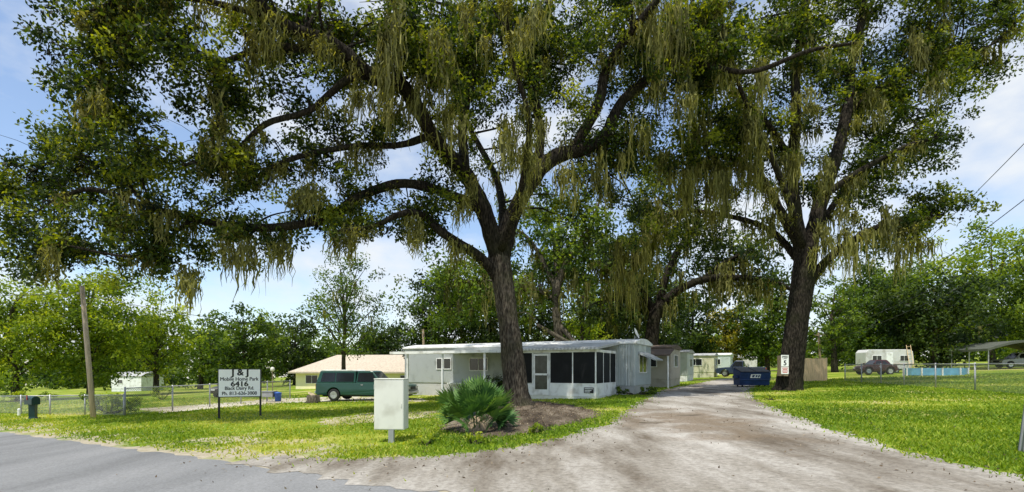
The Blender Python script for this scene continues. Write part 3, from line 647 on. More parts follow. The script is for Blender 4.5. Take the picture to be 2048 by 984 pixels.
# ---------------------------------------------------------------- writing
def text(body, size, cx, cz, y, parent, mat, width=None, bold=.0, name='lettering'):
    cu = bpy.data.curves.new('t', 'FONT'); cu.body = body; cu.size = size; cu.align_x = 'CENTER'; cu.align_y = 'CENTER'
    o = bpy.data.objects.new('t', cu); COL.objects.link(o)
    bpy.context.view_layer.update()
    me0 = bpy.data.meshes.new_from_object(o.evaluated_get(bpy.context.evaluated_depsgraph_get()))
    bpy.data.objects.remove(o)
    co = [tuple(v.co) for v in me0.vertices]; fs = [tuple(p.vertices) for p in me0.polygons]
    xs = [c[0] for c in co]; ys = [c[1] for c in co]
    w0 = max(xs) - min(xs); mx_ = (max(xs) + min(xs)) / 2; my_ = (max(ys) + min(ys)) / 2
    sx = (width / w0) if width else 1.0
    vs = []; ff = []
    offs = [(0, 0)] if not bold else [(-bold, 0), (bold, 0), (0, -bold * .6), (0, bold * .6)]
    for i, (ox, oz) in enumerate(offs):
        b0 = len(vs)
        vs += [(cx + (a - mx_) * sx + ox, y - .0006 * i, cz + (b - my_) + oz) for a, b, c in co]
        ff += [tuple(q + b0 for q in f) for f in fs]
    me = bpy.data.meshes.new(name); me.from_pydata(vs, [], ff); me.update()
    me.materials.append(mat)
    ob = bpy.data.objects.new(name, me); COL.objects.link(ob); ob.parent = parent
    return ob

# ---------------------------------------------------------------- park sign
sx_, sy_ = -11.52, 19.6
sr = thing('park_sign', 'white mobile home park sign with black border on two black posts', 'sign', (sx_, sy_, gz(sx_)), R(20))
W = 1.52; ZB, ZT = .83, 1.955
for xx in (.03, W - .03):
    MB().box(xx - .035, xx + .035, -.02, .05, -.3, ZT - .01).build('post', blackp, sr)
MB().box(0, W, -.06, -.022, ZB, ZT).build('border', blackp, sr)
MB().box(.03, W - .03, -.072, -.058, ZB + .03, ZT - .03).build('board', signwhite, sr)
for body, s_, fz, wd, bo in (('J & J', .35, .14, .60, .015), ('Mobile Home Park', .20, .35, 1.34, .005), ('6416', .28, .53, .60, .012), ('Black Dairy Rd.', .19, .71, 1.02, .005), ('Ph. 813-626-3008', .19, .88, 1.22, .005)):
    text(body, s_, W / 2, ZT - .03 - fz * (ZT - ZB - .06), -.0745, sr, blackp, wd, bo)

# ---------------------------------------------------------------- utility cabinet
cx_, cy_ = G(783, 885)
cb = thing('utility_cabinet', 'tall pale cream utility cabinet on a short post beside the grass edge', 'cabinet', (cx_, cy_, gz(cx_)), R(-3))
MB().box(-.06, .06, -.05, .05, -.2, .285).build('post', greym, cb)
MB().box(-.40, .29, -.02, .40, .29, 1.44).build('cabinet_body', offwhite, cb, bevel=.012)
MB().box(-.385, .275, -.030, -.018, .31, 1.42).build('door', offwhite, cb, bevel=.004)
MB().box(.225, .245, -.045, -.029, .82, .90).build('latch', offwhite, cb)
for z_ in (.5, 1.22): MB().cyl((-.39, -.028, z_), (-.39, -.028, z_ + .1), .010).build('hinge', offwhite, cb)
MB().box(-.405, .295, -.034, .405, 1.442, 1.465).build('lid', offwhite, cb, bevel=.008)

# ---------------------------------------------------------------- poles & wires
def pole(label, px, py, Y, top_py, top_px, r, mat=woodm, arm=False):
    x = (px - 1024) / 1000 * Y; t = P(top_px, top_py, Y)
    ro = thing('utility_pole', label, 'pole', (x, Y, gz(x)))
    b = np.array([0, 0, -.3]); tt = t - np.array(ro.location)
    MB().tube([b, b + (tt - b) * .5, tt], [r, r * .93, r * .82], 12).build('shaft', mat, ro, True)
    MB().cyl(tt + np.array([0, -r, -.35]), tt + np.array([0, -r - .12, -.35]), .03, .05).build('insulator', greym, ro)
    if arm: MB().box(tt[0] - .7, tt[0] + .7, -r - .06, -r, tt[2] - .45, tt[2] - .33).build('crossarm', mat, ro)
    return t
pt = pole('weathered leaning wooden pole at the left by the overgrown fence', 188, 838, 22, 572, 164, .105, polewood)
pr = pole('thin far utility pole right of the big lawn oak', 1642, 748, 62, 664, 1637, .15, arm=True)
pc = pole('short brown pole poking above the carport roof', 850, 740, 48, 658, 846, .12)
def wire(label, a, b, sag, r=.012):
    a = np.array(a, float); b = np.array(b, float)
    pts = [a + (b - a) * t - np.array([0, 0, sag * 4 * t * (1 - t)]) for t in np.linspace(0, 1, 20)]
    tag(MB().tube(pts, [r] * 20, 5).build('power_line', blackp, None, True), label, 'wire')
wire('upper power line crossing the sky at the right edge', P(2080, 255, 16), P(1700, 610, 70), .6, .013)
wire('middle power line sloping down behind the right oak', P(2080, 375, 16), pr + np.array([.6, 0, -.4]), .6, .014)
wire('lower power line before the right hand trees', P(2080, 470, 18), pr + np.array([-.6, 0, -.4]), .5, .014)
wire('lowest slack line running to the thin far pole', P(2080, 495, 20), pr + np.array([0, 0, -1.2]), .6, .014)
wire('wire running left from the leaning wooden pole', pt + np.array([0, -.2, -.3]), P(-150, 580, 26), .2, .012)
wire('wire from the leaning wooden pole to the carport pole', pt + np.array([0, .1, -.4]), pc, .8, .012)
lx, ly = G(545, 797)
lp = thing('yard_lamp', 'thin yard lamp with a pale head behind the sign', 'lamp', (lx, ly, gz(lx)))
MB().cyl((0, 0, -.1), (0, 0, 1.95), .03).build('post', woodm, lp)
MB().tube([(0, 0, 1.95), (0, 0, 2.02), (0, 0, 2.2), (0, 0, 2.26)], [.06, .15, .13, .04], 12).build('lamp_head', offwhite, lp, True)

# ---------------------------------------------------------------- fences
def chain_fence(label, pts, h, step=2.6):
    x0, y0 = pts[0]; ro = thing('chain_link_fence', label, 'fence', (x0, y0, gz(x0)))
    wm = MB(); rail = MB()
    for a, b in zip(pts[:-1], pts[1:]):
        last = tuple(b) == tuple(pts[-1])
        a = np.array(a); b = np.array(b); L = np.linalg.norm(b - a); dr = (b - a) / L
        def W3(s_, z_):
            q = a + dr * s_; return np.array([q[0], q[1], gz(q[0]) + z_])
        rail.cyl(W3(0, h), W3(L, h), .026, n=6)
        k = max(1, int(round(L / step)))
        for i in range(k + (1 if last else 0)):
            s_ = L * i / k
            MB().cyl(W3(s_, -.1), W3(s_, h + .06), .036, n=8).build('post', greym, ro, True, world=True)
        sp = .10
        for i in range(int(-h / sp), int(L / sp)):
            for sg in (1, -1):
                s0, s1 = i * sp, i * sp + h; z0, z1 = (0.03, h) if sg > 0 else (h, 0.03)
                if s0 < 0: f = -s0 / h; s0 = 0; z0 = z0 + (z1 - z0) * f
                if s1 > L: f = (L - s0) / (s1 - s0); s1 = L; z1 = z0 + (z1 - z0) * f
                p, q = W3(s0, z0), W3(s1, z1); o_ = np.array([0, 0, .008])
                wm.add([p - o_, p + o_, q + o_, q - o_], [(0, 1, 2, 3)])
    rail.build('top_rail', greym, ro, True, world=True); wm.build('wire_mesh', greym, ro, world=True)
chain_fence('grey chain link fence behind the park sign at the left', [G(250, 831), G(345, 822), G(580, 797)], 1.25)
chain_fence('low overgrown chain link fence from the left edge to the wooden pole', [G(-60, 826), G(100, 829), G(248, 832)], .95)
chain_fence('chain link fence along the right lawn before the camper', [G(1690, 762), G(1808, 771), G(1950, 781), G(2090, 793)], 1.2, 3.2)
x, y = G(1600, 763)
wf = thing('wooden_fence', 'tan wooden privacy fence right of the big lawn oak', 'fence', (x - .4, y, gz(x)), R(-4))
pk = MB()
for k in range(17):
    hh = 1.75 + random.uniform(-.03, .03); pk.box(k * .14, k * .14 + .13, 0, .02, .04, hh)
pk.build('pickets', tanwood, wf)
for z_ in (.35, 1.3): MB().box(0, 2.4, .022, .07, z_, z_ + .09).build('rail', tanwood, wf)
for xx in (0.02, 2.3): MB().box(xx, xx + .09, .072, .16, -.2, 1.8).build('post', tanwood, wf)
x, y = G(1644, 756)
wf = thing('panel_fence', 'white sheet panel fence next to the tan wooden one', 'fence', (x, y + 4, gz(x)), R(-6))
for k in range(2):
    MB().prism([(k * 1.05, .05), (k * 1.05 + 1.0, .05), (k * 1.05 + 1.0, 1.65 + .12 * k), (k * 1.05, 1.85 - .15 * k)], 0, .03).build('panel', ribmat('panel_white%d' % k, (.75, .76, .78), 'X', 5), wf)
for k in range(3): MB().box(k * 1.05 - .04, k * 1.05 - .005, -.02, .06, -.2, 1.7).build('post', greym, wf)

# ---------------------------------------------------------------- buildings
UV = R(-28); U = np.array([math.cos(UV), math.sin(UV)]); VV = np.array([-math.sin(UV), math.cos(UV)])
O = np.array(G(1192, 798)); Oz = gz(O[0])
sideV = ribmat('white_ribbed_siding', (.57, .61, .60), 'X', 4.2, .45, .9, (.38, .41, .39))
skirtH = ribmat('white_louvre_skirt', (.62, .63, .62), 'Z', 6, .5, .9, (.40, .39, .35))
roofm = ribmat('white_metal_roof', (.60, .61, .60), 'X', 1.6, .45, .8, (.34, .33, .30))
ribm = M('rib_paint', (.44, .49, .48), .5, .08, 2)
def window(parent, x0, x1, z0, z1, y, axis='x', sgn=-1, fm=white, pm=darkglass, bars=1, t=.05):
    f = MB()
    def bx(mb, a0, a1, b0, b1, d0, d1):
        lo, hi = sorted((y + sgn * d0, y + sgn * d1))
        if axis == 'x': mb.box(a0, a1, lo, hi, b0, b1)
        else: mb.box(lo, hi, a0, a1, b0, b1)
    bx(f, x0, x1, z0, z0 + t, .002, .05); bx(f, x0, x1, z1 - t, z1, .002, .05)
    bx(f, x0, x0 + t, z0 + t, z1 - t, .002, .05); bx(f, x1 - t, x1, z0 + t, z1 - t, .002, .05)
    for k in range(bars):
        c = x0 + (x1 - x0) * (k + 1) / (bars + 1); bx(f, c - t * .35, c + t * .35, z0 + t, z1 - t, .004, .04)
    fo = f.build('window', fm, parent)
    p = MB(); bx(p, x0 + t * .5, x1 - t * .5, z0 + t * .5, z1 - t * .5, .003, .02); p.build('pane', pm, fo)
    return fo
def box_home(name, label, x, y, z, L, D, Hh, wallm, roof_m, skirt_m, wins=(), endwins=(), rise=.25, ov=.14, rz=UV, cat='mobile home', skirt=.55, door=None):
    ro = thing(name, label, cat, (x, y, z), rz)
    MB().box(-L, -.003, 0.003, D - .003, -.3, skirt).build('skirting', skirt_m, ro)
    MB().box(-L - .03, .03, -.03, D + .03, skirt + .002, Hh).build('wall', wallm, ro, bevel=.02)
    r = []
    for k in range(9):
        t = k / 8; r.append((-ov + (D + 2 * ov) * t, Hh + .09 + rise * math.sin(math.pi * t)))
    mb = MB(); prof = [(-ov, Hh + .002)] + r + [(D + ov, Hh + .002)]
    k = len(prof); mb.add([(-L - ov, a, b) for a, b in prof] + [(ov, a, b) for a, b in prof], [tuple(range(k)), tuple(range(2 * k - 1, k - 1, -1))] + [(i, i + k, (i + 1) % k + k, (i + 1) % k) for i in range(k)])
    mb.build('roof', roof_m, ro)
    for (a, b, c, d) in wins: window(ro, a, b, c, d, -.03)
    for (a, b, c, d) in endwins: window(ro, a, b, c, d, .03, 'y', 1)
    if door:
        a, b = door
        dd = MB().box(a, b, -.075, -.032, skirt, skirt + 1.95).build('door', white, ro, bevel=.01)
        MB().cyl((b - .1, -.075, skirt + .95), (b - .1, -.13, skirt + .95), .03).build('handle', greym, dd)
        for q in range(2): MB().box(a - .1, b + .1, -.62 + .27 * q, -.35 + .27 * q, -.2, .2 + .2 * q).build('step', greym, ro)
    return ro
B = O + VV * 3.46 + U * 1.0
home = box_home('mobile_home', 'long white ribbed mobile home with screened porch and flat carport behind the near oak', B[0], B[1], gz(O[0]), 15.9, 3.9, 2.86, sideV, white, skirtH,
    wins=[(-13.2, -12.0, 1.45, 2.2), (-10.6, -9.2, 1.35, 2.2), (-8.1, -7.2, 1.3, 2.2)], endwins=[(.9, 2.7, 1.25, 2.3)], rise=.26)
X0 = -1.0; Y0_ = -3.46
rb = MB()
for k in range(7): rb.box(X0 + .14 + k * .135, X0 + .18 + k * .135, -.052, -.032, .56, 2.83)
for k in range(26): rb.box(.032, .052, .06 + k * .148, .10 + k * .148, .56, 1.23 if .85 < .1 + k * .148 < 2.75 else 2.83)
rb.build('siding_ribs', ribm, home)
MB().hexa([(.09, .7, 2.30), (.95, .7, 1.95), (.95, 2.9, 1.95), (.09, 2.9, 2.30), (.09, .7, 2.45), (.98, .7, 2.01), (.98, 2.9, 2.01), (.09, 2.9, 2.45)]).build('window_awning', M('awning_grey', (.38, .40, .40), .5), home)
PL = 4.3
MB().box(X0 - PL, X0, Y0_, -.04, -.25, .12).build('porch_floor', offwhite, home)
kn = MB(); kn.box(X0 - PL, X0 - 3.42, Y0_, Y0_ + .07, .122, .72); kn.box(X0 - 2.5, X0, Y0_, Y0_ + .07, .122, .72); kn.box(X0 - .07, X0, Y0_ + .072, -.045, .122, .72)
kn.build('kick_panel', white, home)
fr = MB()
for xx in (-PL, -3.49, -2.5, -1.25, -.05):
    fr.box(X0 + xx, X0 + xx + .055, Y0_ - .010, Y0_ + .05, .10, 2.36)
for yy in (1.15, 2.3, 3.35):
    fr.box(X0 - .045, X0 + .010, Y0_ + yy, Y0_ + yy + .05, .10, 2.36)
fr.box(X0 - PL, X0 + .014, Y0_ - .012, Y0_ + .06, 2.32, 2.46); fr.box(X0 - .06, X0 + .016, Y0_ + .062, -.045, 2.32, 2.46)
fr.box(X0 - 2.44, X0 - .06, Y0_ - .007, Y0_ + .048, .70, .76); fr.box(X0 - .043, X0 + .008, Y0_ + .06, -.045, .70, .76)
fr.build('porch_frame', white, home)
for a, b in ((-PL + .06, -3.50), (-2.44, -1.255), (-1.19, -.055)):
    MB().box(X0 + a, X0 + b, Y0_ + .0, Y0_ + .012, .765, 2.315).build('screen_panel', screenm, home)
for a, b in ((.06, 1.145), (1.205, 2.295), (2.355, 3.345)):
    MB().box(X0 - .012, X0 - .0, Y0_ + a, Y0_ + b, .765, 2.315).build('screen_panel', screenm, home)
dr = MB()
for (a, b, c, d) in ((-3.40, -3.31, .13, 2.28), (-2.61, -2.52, .13, 2.28), (-3.31, -2.61, 2.17, 2.28), (-3.31, -2.61, 1.15, 1.25), (-3.31, -2.61, .13, .42)):
    dr.box(X0 + a, X0 + b, Y0_ - .03, Y0_ + .02, c, d)
do = dr.build('porch_door', white, home)
for c, d in ((.42, 1.15), (1.25, 2.17)): MB().box(X0 - 3.315, X0 - 2.605, Y0_ - .01, Y0_, c - .01, d + .01).build('pane', M('door_glass%d' % int(c * 100), (.035, .045, .035), .2, .5, 3), do)
MB().box(X0 - 2.6, X0 - 2.56, Y0_ - .07, Y0_ - .032, 1.1, 1.22).build('handle', greym, do)
MB().hexa([(X0 - PL - .2, Y0_ - .3, 2.44), (X0 + .22, Y0_ - .3, 2.44), (X0 + .22, .3, 2.86), (X0 - PL - .2, .3, 2.86), (X0 - PL - .2, Y0_ - .3, 2.54), (X0 + .22, Y0_ - .3, 2.54), (X0 + .22, .3, 3.0), (X0 - PL - .2, .3, 3.0)]).build('porch_roof', roofm, home)
sg = MB().box(X0 - .62, X0 - .12, Y0_ - .02, Y0_ - .002, .28, .56).build('notice_plate', blackp, home); sg['label'] = 'small black notice plate on the white kick panel'
for k, zz in enumerate((.50, .42, .34)): MB().box(X0 - .58, X0 - .16 - .07 * k, Y0_ - .024, Y0_ - .021, zz - .018, zz + .018).build('notice_line', white, sg)
cx0, cx1 = X0 - 10.9, X0 - 4.55
MB().hexa([(cx0, Y0_ - 2.6, 2.28), (cx1, Y0_ - 2.6, 2.28), (cx1, -.05, 2.46), (cx0, -.05, 2.46), (cx0, Y0_ - 2.6, 2.42), (cx1, Y0_ - 2.6, 2.42), (cx1, -.05, 2.60), (cx0, -.05, 2.60)]).build('carport_roof', white, home)
for xx in (cx0 + 1.1, cx0 + 3.4, cx1 - .4): MB().box(xx, xx + .08, Y0_ - 2.5, Y0_ - 2.42, -.6, 2.29).build('carport_post', white, home)
la = MB()
for k in range(26):
    a = X0 - 11.0 + k * .12
    for sgn in (1, -1):
        x0, x1 = (a, a + .5) if sgn > 0 else (a + .5, a)
        la.add([(x0 - .015, -.36 - .003 * sgn, .0), (x0 + .015, -.36 - .003 * sgn, .0), (x1 + .015, -.36 - .003 * sgn, .5), (x1 - .015, -.36 - .003 * sgn, .5)], [(0, 1, 2, 3)])
la.build('lattice', white, home)
MB().box(X0 - 11.1, X0 - 7.4, -.4, -.05, .5, .58).build('deck_edge', white, home)
dp = O + VV * 5.6 + U * 1.0
ds = thing('satellite_dish', 'white satellite dish tilted up on the trailer roof edge', 'dish', (dp[0] - .45, dp[1] + .2, gz(O[0]) + 3.08), R(62))
ds.scale = (.8, .8, .8)
MB().cyl((0, 0, 0), (0, 0, .45), .025).build('mast', greym, ds)
db = MB(); vs = []; fs = []
for i in range(5):
    for j in range(16):
        r_ = .36 * i / 4 + .001; a = j / 16 * 2 * math.pi; vs.append((r_ * math.cos(a), -.7 * r_ * r_ - .05 + .45 * r_ * math.sin(a), .62 + r_ * math.sin(a) * 1.1))
for i in range(4):
    for j in range(16): fs.append((i * 16 + j, i * 16 + (j + 1) % 16, (i + 1) * 16 + (j + 1) % 16, (i + 1) * 16 + j))
db.add(vs, fs); db.build('reflector', white, ds, True)
MB().tube([(0, -.05, .3), (0, -.45, .5)], [.014, .014], 6).build('feed_arm', greym, ds)
beige = ribmat('beige_siding', (.52, .48, .39), 'Z', 5, .55, .5, (.36, .32, .25)); brown = M('brown_roof', (.10, .07, .05), .7)
cream = ribmat('cream_siding', (.70, .68, .48), 'Z', 5, .55, .4, (.5, .46, .32)); paleb = ribmat('pale_blue_siding', (.62, .70, .68), 'X', 4, .5, .5, (.42, .48, .46))
greyroof = M('grey_roof', (.4, .4, .39), .6)
def along(u_, v_): q = O + U * u_ + VV * v_; return q[0], q[1], gz(q[0])
x, y, z = along(1.3, 12.2); h2 = box_home('mobile_home', 'beige trailer with brown awning just behind the white ribbed one', x, y, z, 13, 3.8, 2.7, beige, brown, beige, wins=[(-2.2, -.9, 1.4, 2.3)], endwins=[(1.2, 2.6, 1.4, 2.3)])
MB().hexa([(-4, -1.9, 2.15), (.3, -1.9, 2.15), (.3, -.2, 2.6), (-4, -.2, 2.6), (-4, -1.9, 2.22), (.3, -1.9, 2.22), (.3, -.2, 2.67), (-4, -.2, 2.67)]).build('awning', brown, h2)
for xx in (-3.9, .15): MB().box(xx, xx + .08, -1.85, -1.77, -.3, 2.16).build('awning_post', white, h2)
x, y, z = along(.6, 24); box_home('mobile_home', 'white trailer with grey roof third along the drive', x, y, z, 12, 3.8, 2.6, sideV, greyroof, white, wins=[(-2.4, -1.1, 1.3, 2.1)], endwins=[(1.2, 2.6, 1.3, 2.1)])
x, y, z = along(1.6, 36); box_home('mobile_home', 'pale yellow trailer fourth along the drive', x, y, z, 12, 4, 2.4, cream, greyroof, cream, wins=[(-2.6, -1.2, 1.3, 2.1)], endwins=[(1.2, 2.8, 1.3, 2.1)], door=(-4.3, -3.4))
x, y, z = along(2.2, 50); box_home('mobile_home', 'pale blue trailer at the far end of the row', x, y, z, 12, 4, 2.6, paleb, white, white, wins=[(-2.6, -1.2, 1.3, 2.1)], endwins=[(1.2, 2.8, 1.3, 2.1)])
x = P(1492, 740, 92)[0]; box_home('cottage', 'small white cottage closing the end of the drive', x + 2, 92, gz(x), 4.6, 4, 2.3, white, greyroof, white, wins=[(-3.6, -2.4, 1.0, 1.9)], rz=0, cat='house', rise=.9, door=(-1.8, -.9))
x = P(250, 760, 74)[0]; box_home('shed', 'small white shed with grey roof far left beyond the fence', x + 2.4, 74, gz(x) + .25, 5, 4, 1.95, white, greyroof, white, wins=[(-3.9, -3.1, .9, 1.5)], rz=R(-8), cat='shed', rise=.6, skirt=.1, door=None)
yw = M('yellow_wall', (.86, .79, .48), .8, .05, 2); tanroof = M('tan_shingle', (.49, .42, .33), .9, .18, 5, .3)
hx, hy, hz = -25.3, 58.5, -.95
yh = thing('bungalow', 'long yellow bungalow with tan hip roof behind the green pickup', 'house', (hx, hy, hz), R(-5))
HL, HD, HE = 16.5, 8.0, 2.25
MB().box(0, HL, 0, HD, 0, HE).build('wall', yw, yh)
a = .6
mb = MB(); e = HE - .02; rg = 4.3
vs = [(-a, -a, e), (HL + a, -a, e), (HL + a, HD + a, e), (-a, HD + a, e), (3.2, HD / 2, rg), (HL - 3.2, HD / 2, rg), (-a, -a, e - .18), (HL + a, -a, e - .18), (HL + a, HD + a, e - .18), (-a, HD + a, e - .18)]
mb.add(vs, [(0, 1, 5, 4), (1, 2, 5), (2, 3, 4, 5), (3, 0, 4), (6, 7, 1, 0), (7, 8, 2, 1), (8, 9, 3, 2), (9, 6, 0, 3), (9, 8, 7, 6)]); mb.build('roof', tanroof, yh)
for k, xx in enumerate((1.2, 4.4, 9.2, 12.5)): window(yh, xx, xx + 1.5, .85, 1.85, 0, bars=1)
MB().box(6.9, 7.8, -.05, -.003, .05, 2.0).build('door', white, yh)

# camper, carport on the right, pool, dumpster
x, y = G(1768, 746)
cp = thing('camper', 'boxy white camper trailer behind the right hand fence', 'camper', (x, y, gz(x)), R(-6)); cp.scale = (.86, .86, .9)
MB().prism([(-2.6, .45), (2.3, .45), (2.75, 1.2), (2.6, 2.5), (2.3, 2.72), (-2.4, 2.72), (-2.7, 2.4), (-2.7, .8)], -1.1, 1.1).build('shell', ribmat('camper_white', (.70, .70, .68), 'Z', 3, .45, .3, (.42, .40, .34)), cp, bevel=.06)
window(cp, -2.0, -.9, 1.35, 2.05, -1.1); window(cp, 1.1, 2.1, 1.35, 2.05, -1.1)
dd = MB().box(-.4, .35, -1.135, -1.102, .55, 2.35).build('door', white, cp, bevel=.01); MB().cyl((.25, -1.135, 1.4), (.25, -1.18, 1.4), .03).build('handle', greym, dd)
MB().box(-2.69, 2.6, -1.118, -1.102, .95, 1.1).build('stripe', M('tan_stripe', (.4, .3, .2)), cp)
for xx in (-.75, .75):
    wh = MB().tube([(xx, -1.12, .33), (xx, -.9, .33)], [.33, .33], 18).build('wheel', rubber, cp); MB().cyl((xx, -1.14, .33), (xx, -1.121, .33), .18, n=14).build('rim', chrome, wh)
MB().tube([(2.5, 0, .42), (3.5, 0, .42)], [.06, .05], 8).build('tow_bar', greym, cp); MB().cyl((3.2, 0, -.02), (3.2, 0, .5), .04).build('jack_stand', greym, cp)
ld = MB()
for xx in (1.55, 1.95): ld.cyl((xx, -1.7, -.1), (xx, -1.0, 2.9), .03, n=6)
for k in range(9): t = (k + .5) / 9; ld.cyl((1.53, -1.7 + .7 * t, -.1 + 3.0 * t), (1.97, -1.7 + .7 * t, -.1 + 3.0 * t), .018, n=6)
ldo = ld.build('ladder', tanwood, None); ldo.location = cp.location; ldo.rotation_euler = cp.rotation_euler; tag(ldo, 'wooden ladder leaning on the white camper', 'ladder')
x, y = G(2062, 736)
ca = thing('metal_carport', 'open metal carport with curved roof at the right edge', 'carport', (x - 3.2, y, gz(x - 3.2)), R(-8)); ca.scale = (.95, .95, .95)
pr_ = []
for k in range(11):
    t = k / 10; pr_.append((-3.6 + 8.4 * t, 2.25 + .95 * math.sin(math.pi * t)))
mb = MB(); mb.prism(pr_ + [(b, c - .26) for (b, c) in reversed(pr_)], -3, 3); mb.build('roof', ribmat('dull_metal_roof', (.10, .11, .085), 'Y', 4, .6, .5, (.07, .075, .06)), ca)
for xx in (-3.4, 4.6):
    for yy in (-2.8, 0, 2.8): MB().box(xx, xx + .08, yy, yy + .08, -.3, 2.14).build('post', greym, ca)
x, y = G(1912, 751)
po = thing('garden_pool', 'low pale blue round pool on the right lawn behind the fence', 'pool', (x, y + 2, gz(x)))
mb = MB()
ro_ = [(2.3, 0), (2.35, .6), (2.2, .6), (2.15, .45), (0.01, .45)]
vs = []; fs = []
for i, (r_, z_) in enumerate(ro_):
    for j in range(28): a = j / 28 * 2 * math.pi; vs.append((r_ * math.cos(a), r_ * .7 * math.sin(a), z_))
for i in range(4):
    for j in range(28): fs.append((i * 28 + j, i * 28 + (j + 1) % 28, (i + 1) * 28 + (j + 1) % 28, (i + 1) * 28 + j))
mb.add(vs, fs); mb.build('pool_wall', M('pool_blue', (.14, .38, .60), .4, .2, 2), po)
for j in range(10): a = j / 10 * 2 * math.pi; MB().box(2.38 * math.cos(a) - .04, 2.38 * math.cos(a) + .04, 1.68 * math.sin(a) - .04, 1.68 * math.sin(a) + .04, -.05, .63).build('upright', white, po)

dx, dy = G(1512, 774)
du = thing('dumpster', 'dark blue steel dumpster behind the big lawn oak trunk', 'dumpster', (dx, dy + .6, gz(dx)), R(-6)); du.scale = (.92, .92, .92)
dbm = M('blue_steel', (.016, .042, .13), .5, .3, 3)
mb = MB(); mb.hexa([(-.98, -.55, .12), (.98, -.55, .12), (.98, .7, .12), (-.98, .7, .12), (-1.0, -.8, 1.0), (1.0, -.8, 1.0), (1.0, .75, 1.3), (-1.0, .75, 1.3)]); mb.build('bin', dbm, du, bevel=.02)
for s_ in (-1, 1):
    MB().hexa([(s_ * .50 - .48, -.86, 1.02), (s_ * .50 + .48, -.86, 1.02), (s_ * .50 + .48, .76, 1.33), (s_ * .50 - .48, .76, 1.33), (s_ * .50 - .48, -.86, 1.06), (s_ * .50 + .48, -.86, 1.06), (s_ * .50 + .48, .76, 1.37), (s_ * .50 - .48, .76, 1.37)]).build('lid', blackp, du, bevel=.012)
    MB().box(s_ * 1.08 - .07, s_ * 1.08 + .07, -.4, .4, .6, .78).build('fork_pocket', dbm, du, bevel=.01)
MB().box(-1.0, 1.0, -.74, -.66, .48, .54).build('rib', dbm, du)
for sx2 in (-.75, .75):
    for sy2 in (-.4, .55): MB().cyl((sx2 - .03, sy2, .07), (sx2 + .03, sy2, .07), .09, n=12).build('caster', rubber, du)
lb = MB(); lb.hexa([(-.34, -.745, .62), (.30, -.745, .62), (.30, -.70, .62), (-.34, -.70, .62), (-.30, -.806, .88), (.34, -.806, .88), (.34, -.75, .88), (-.30, -.75, .88)]); lbo = lb.build('label_plate', white, du)
for k, (a, b) in enumerate(((-.24, -.1), (-.02, .08), (.14, .24))): MB().hexa([(a, -.772, .68), (b, -.772, .68), (b, -.74, .68), (a, -.74, .68), (a + .05, -.80, .82), (b + .05, -.80, .82), (b + .05, -.77, .82), (a + .05, -.77, .82)]).build('label_mark', dbm, lbo)

# speed sign on the lawn oak
sp = P(1570, 745, 26.15)
ss = thing('speed_sign', 'small white speed limit sign with red notice below, nailed to the lawn oak', 'sign', (sp[0], sp[1], 0), R(8))
z1 = CAMH + (H0 - 733) * .02615; z2 = CAMH + (H0 - 710) * .02615
MB().box(-.21, .21, 0, .02, z1, z2).build('speed_plate', signwhite, ss)
MB().box(-.04, .20, .021, .55, z1 - .5, z2 - .02).build('backing_board', woodm, ss)
text('SPEED', .13, 0, z2 - .09, -.004, ss, blackp, .34, .004); text('LIMIT', .09, 0, z2 - .19, -.004, ss, blackp, .26, .002); text('5', .36, 0, z1 + .19, -.004, ss, blackp, None, .014)
z3 = CAMH + (H0 - 748) * .02615; nz = z1 - .03
MB().box(-.21, .21, 0, .02, z3, nz).build('notice_plate', signwhite, ss)
rp = M('red_paint', (.5, .03, .03), .5)
for k in range(4): MB().box(-.17 + .03 * (k % 2), .17 - .03 * (k % 2), -.004, -.001, nz - .07 - k * .075, nz - .035 - k * .075).build('notice_line', rp, ss)

# stump, bins, mailbox
x, y = G(626, 806)
st = thing('tree_stump', 'cut tree stump on the lawn before the green pickup', 'stump', (x, y, gz(x)))
MB().tube([(0, 0, -.05), (0, 0, .12), (0, 0, .45)], [.52, .38, .34], 16, wob=.2).build('stump_bark', bark2, st, True)
MB().tube([(0, 0, .452), (.01, 0, .468)], [.32, .31], 16, wob=.08).build('cut_face', M('cut_wood', (.5, .4, .26), .9, .25, 9), st)
x, y = G(556, 803)
bn = thing('trash_bin', 'blue plastic trash bin beside the wire fence', 'bin', (x, y, gz(x)))
bl = M('blue_plastic', (.03, .10, .38), .45)
MB().tube([(0, 0, 0), (0, 0, .5), (0, 0, .52)], [.17, .21, .225], 16).build('bin_body', bl, bn, True); MB().tube([(0, 0, .522), (0, 0, .56), (0, 0, .6)], [.23, .21, .06], 16).build('lid', bl, bn, True)
x, y = G(534, 804)
gc = thing('metal_cart', 'grey metal cart with a covered top left of the blue bin', 'cart', (x, y + .3, gz(x)), R(-10))
MB().box(-.38, .38, -.22, .22, .3, .62).build('cart_box', greym, gc, bevel=.02); MB().box(-.42, .42, -.26, .26, .622, .67).build('cart_top', M('grey_cover', (.25, .27, .28), .6), gc)
for a in (-.32, .32):
    for b in (-.17, .17): MB().cyl((a, b, -.02), (a, b, .3), .02, n=8).build('leg', greym, gc)
x, y = G(66, 838)
gm = M('green_plastic', (.006, .034, .032), .4, .15)
mbx = thing('mailbox', 'dark green mailbox on a flared post at the left road edge', 'mailbox', (x, y, gz(x)), R(-25)); mbx.scale = (1.12, 1.12, 1.08)
MB().tube([(0, 0, -.05), (0, 0, .1), (0, 0, .62)], [.19, .14, .15], 4).build('post', gm, mbx)
pf = [(-.14, .60), (.14, .60), (.14, .82)] + [(.14 * math.cos(a), .82 + .13 * math.sin(a)) for a in np.linspace(.2, math.pi - .2, 8)] + [(-.14, .82)]
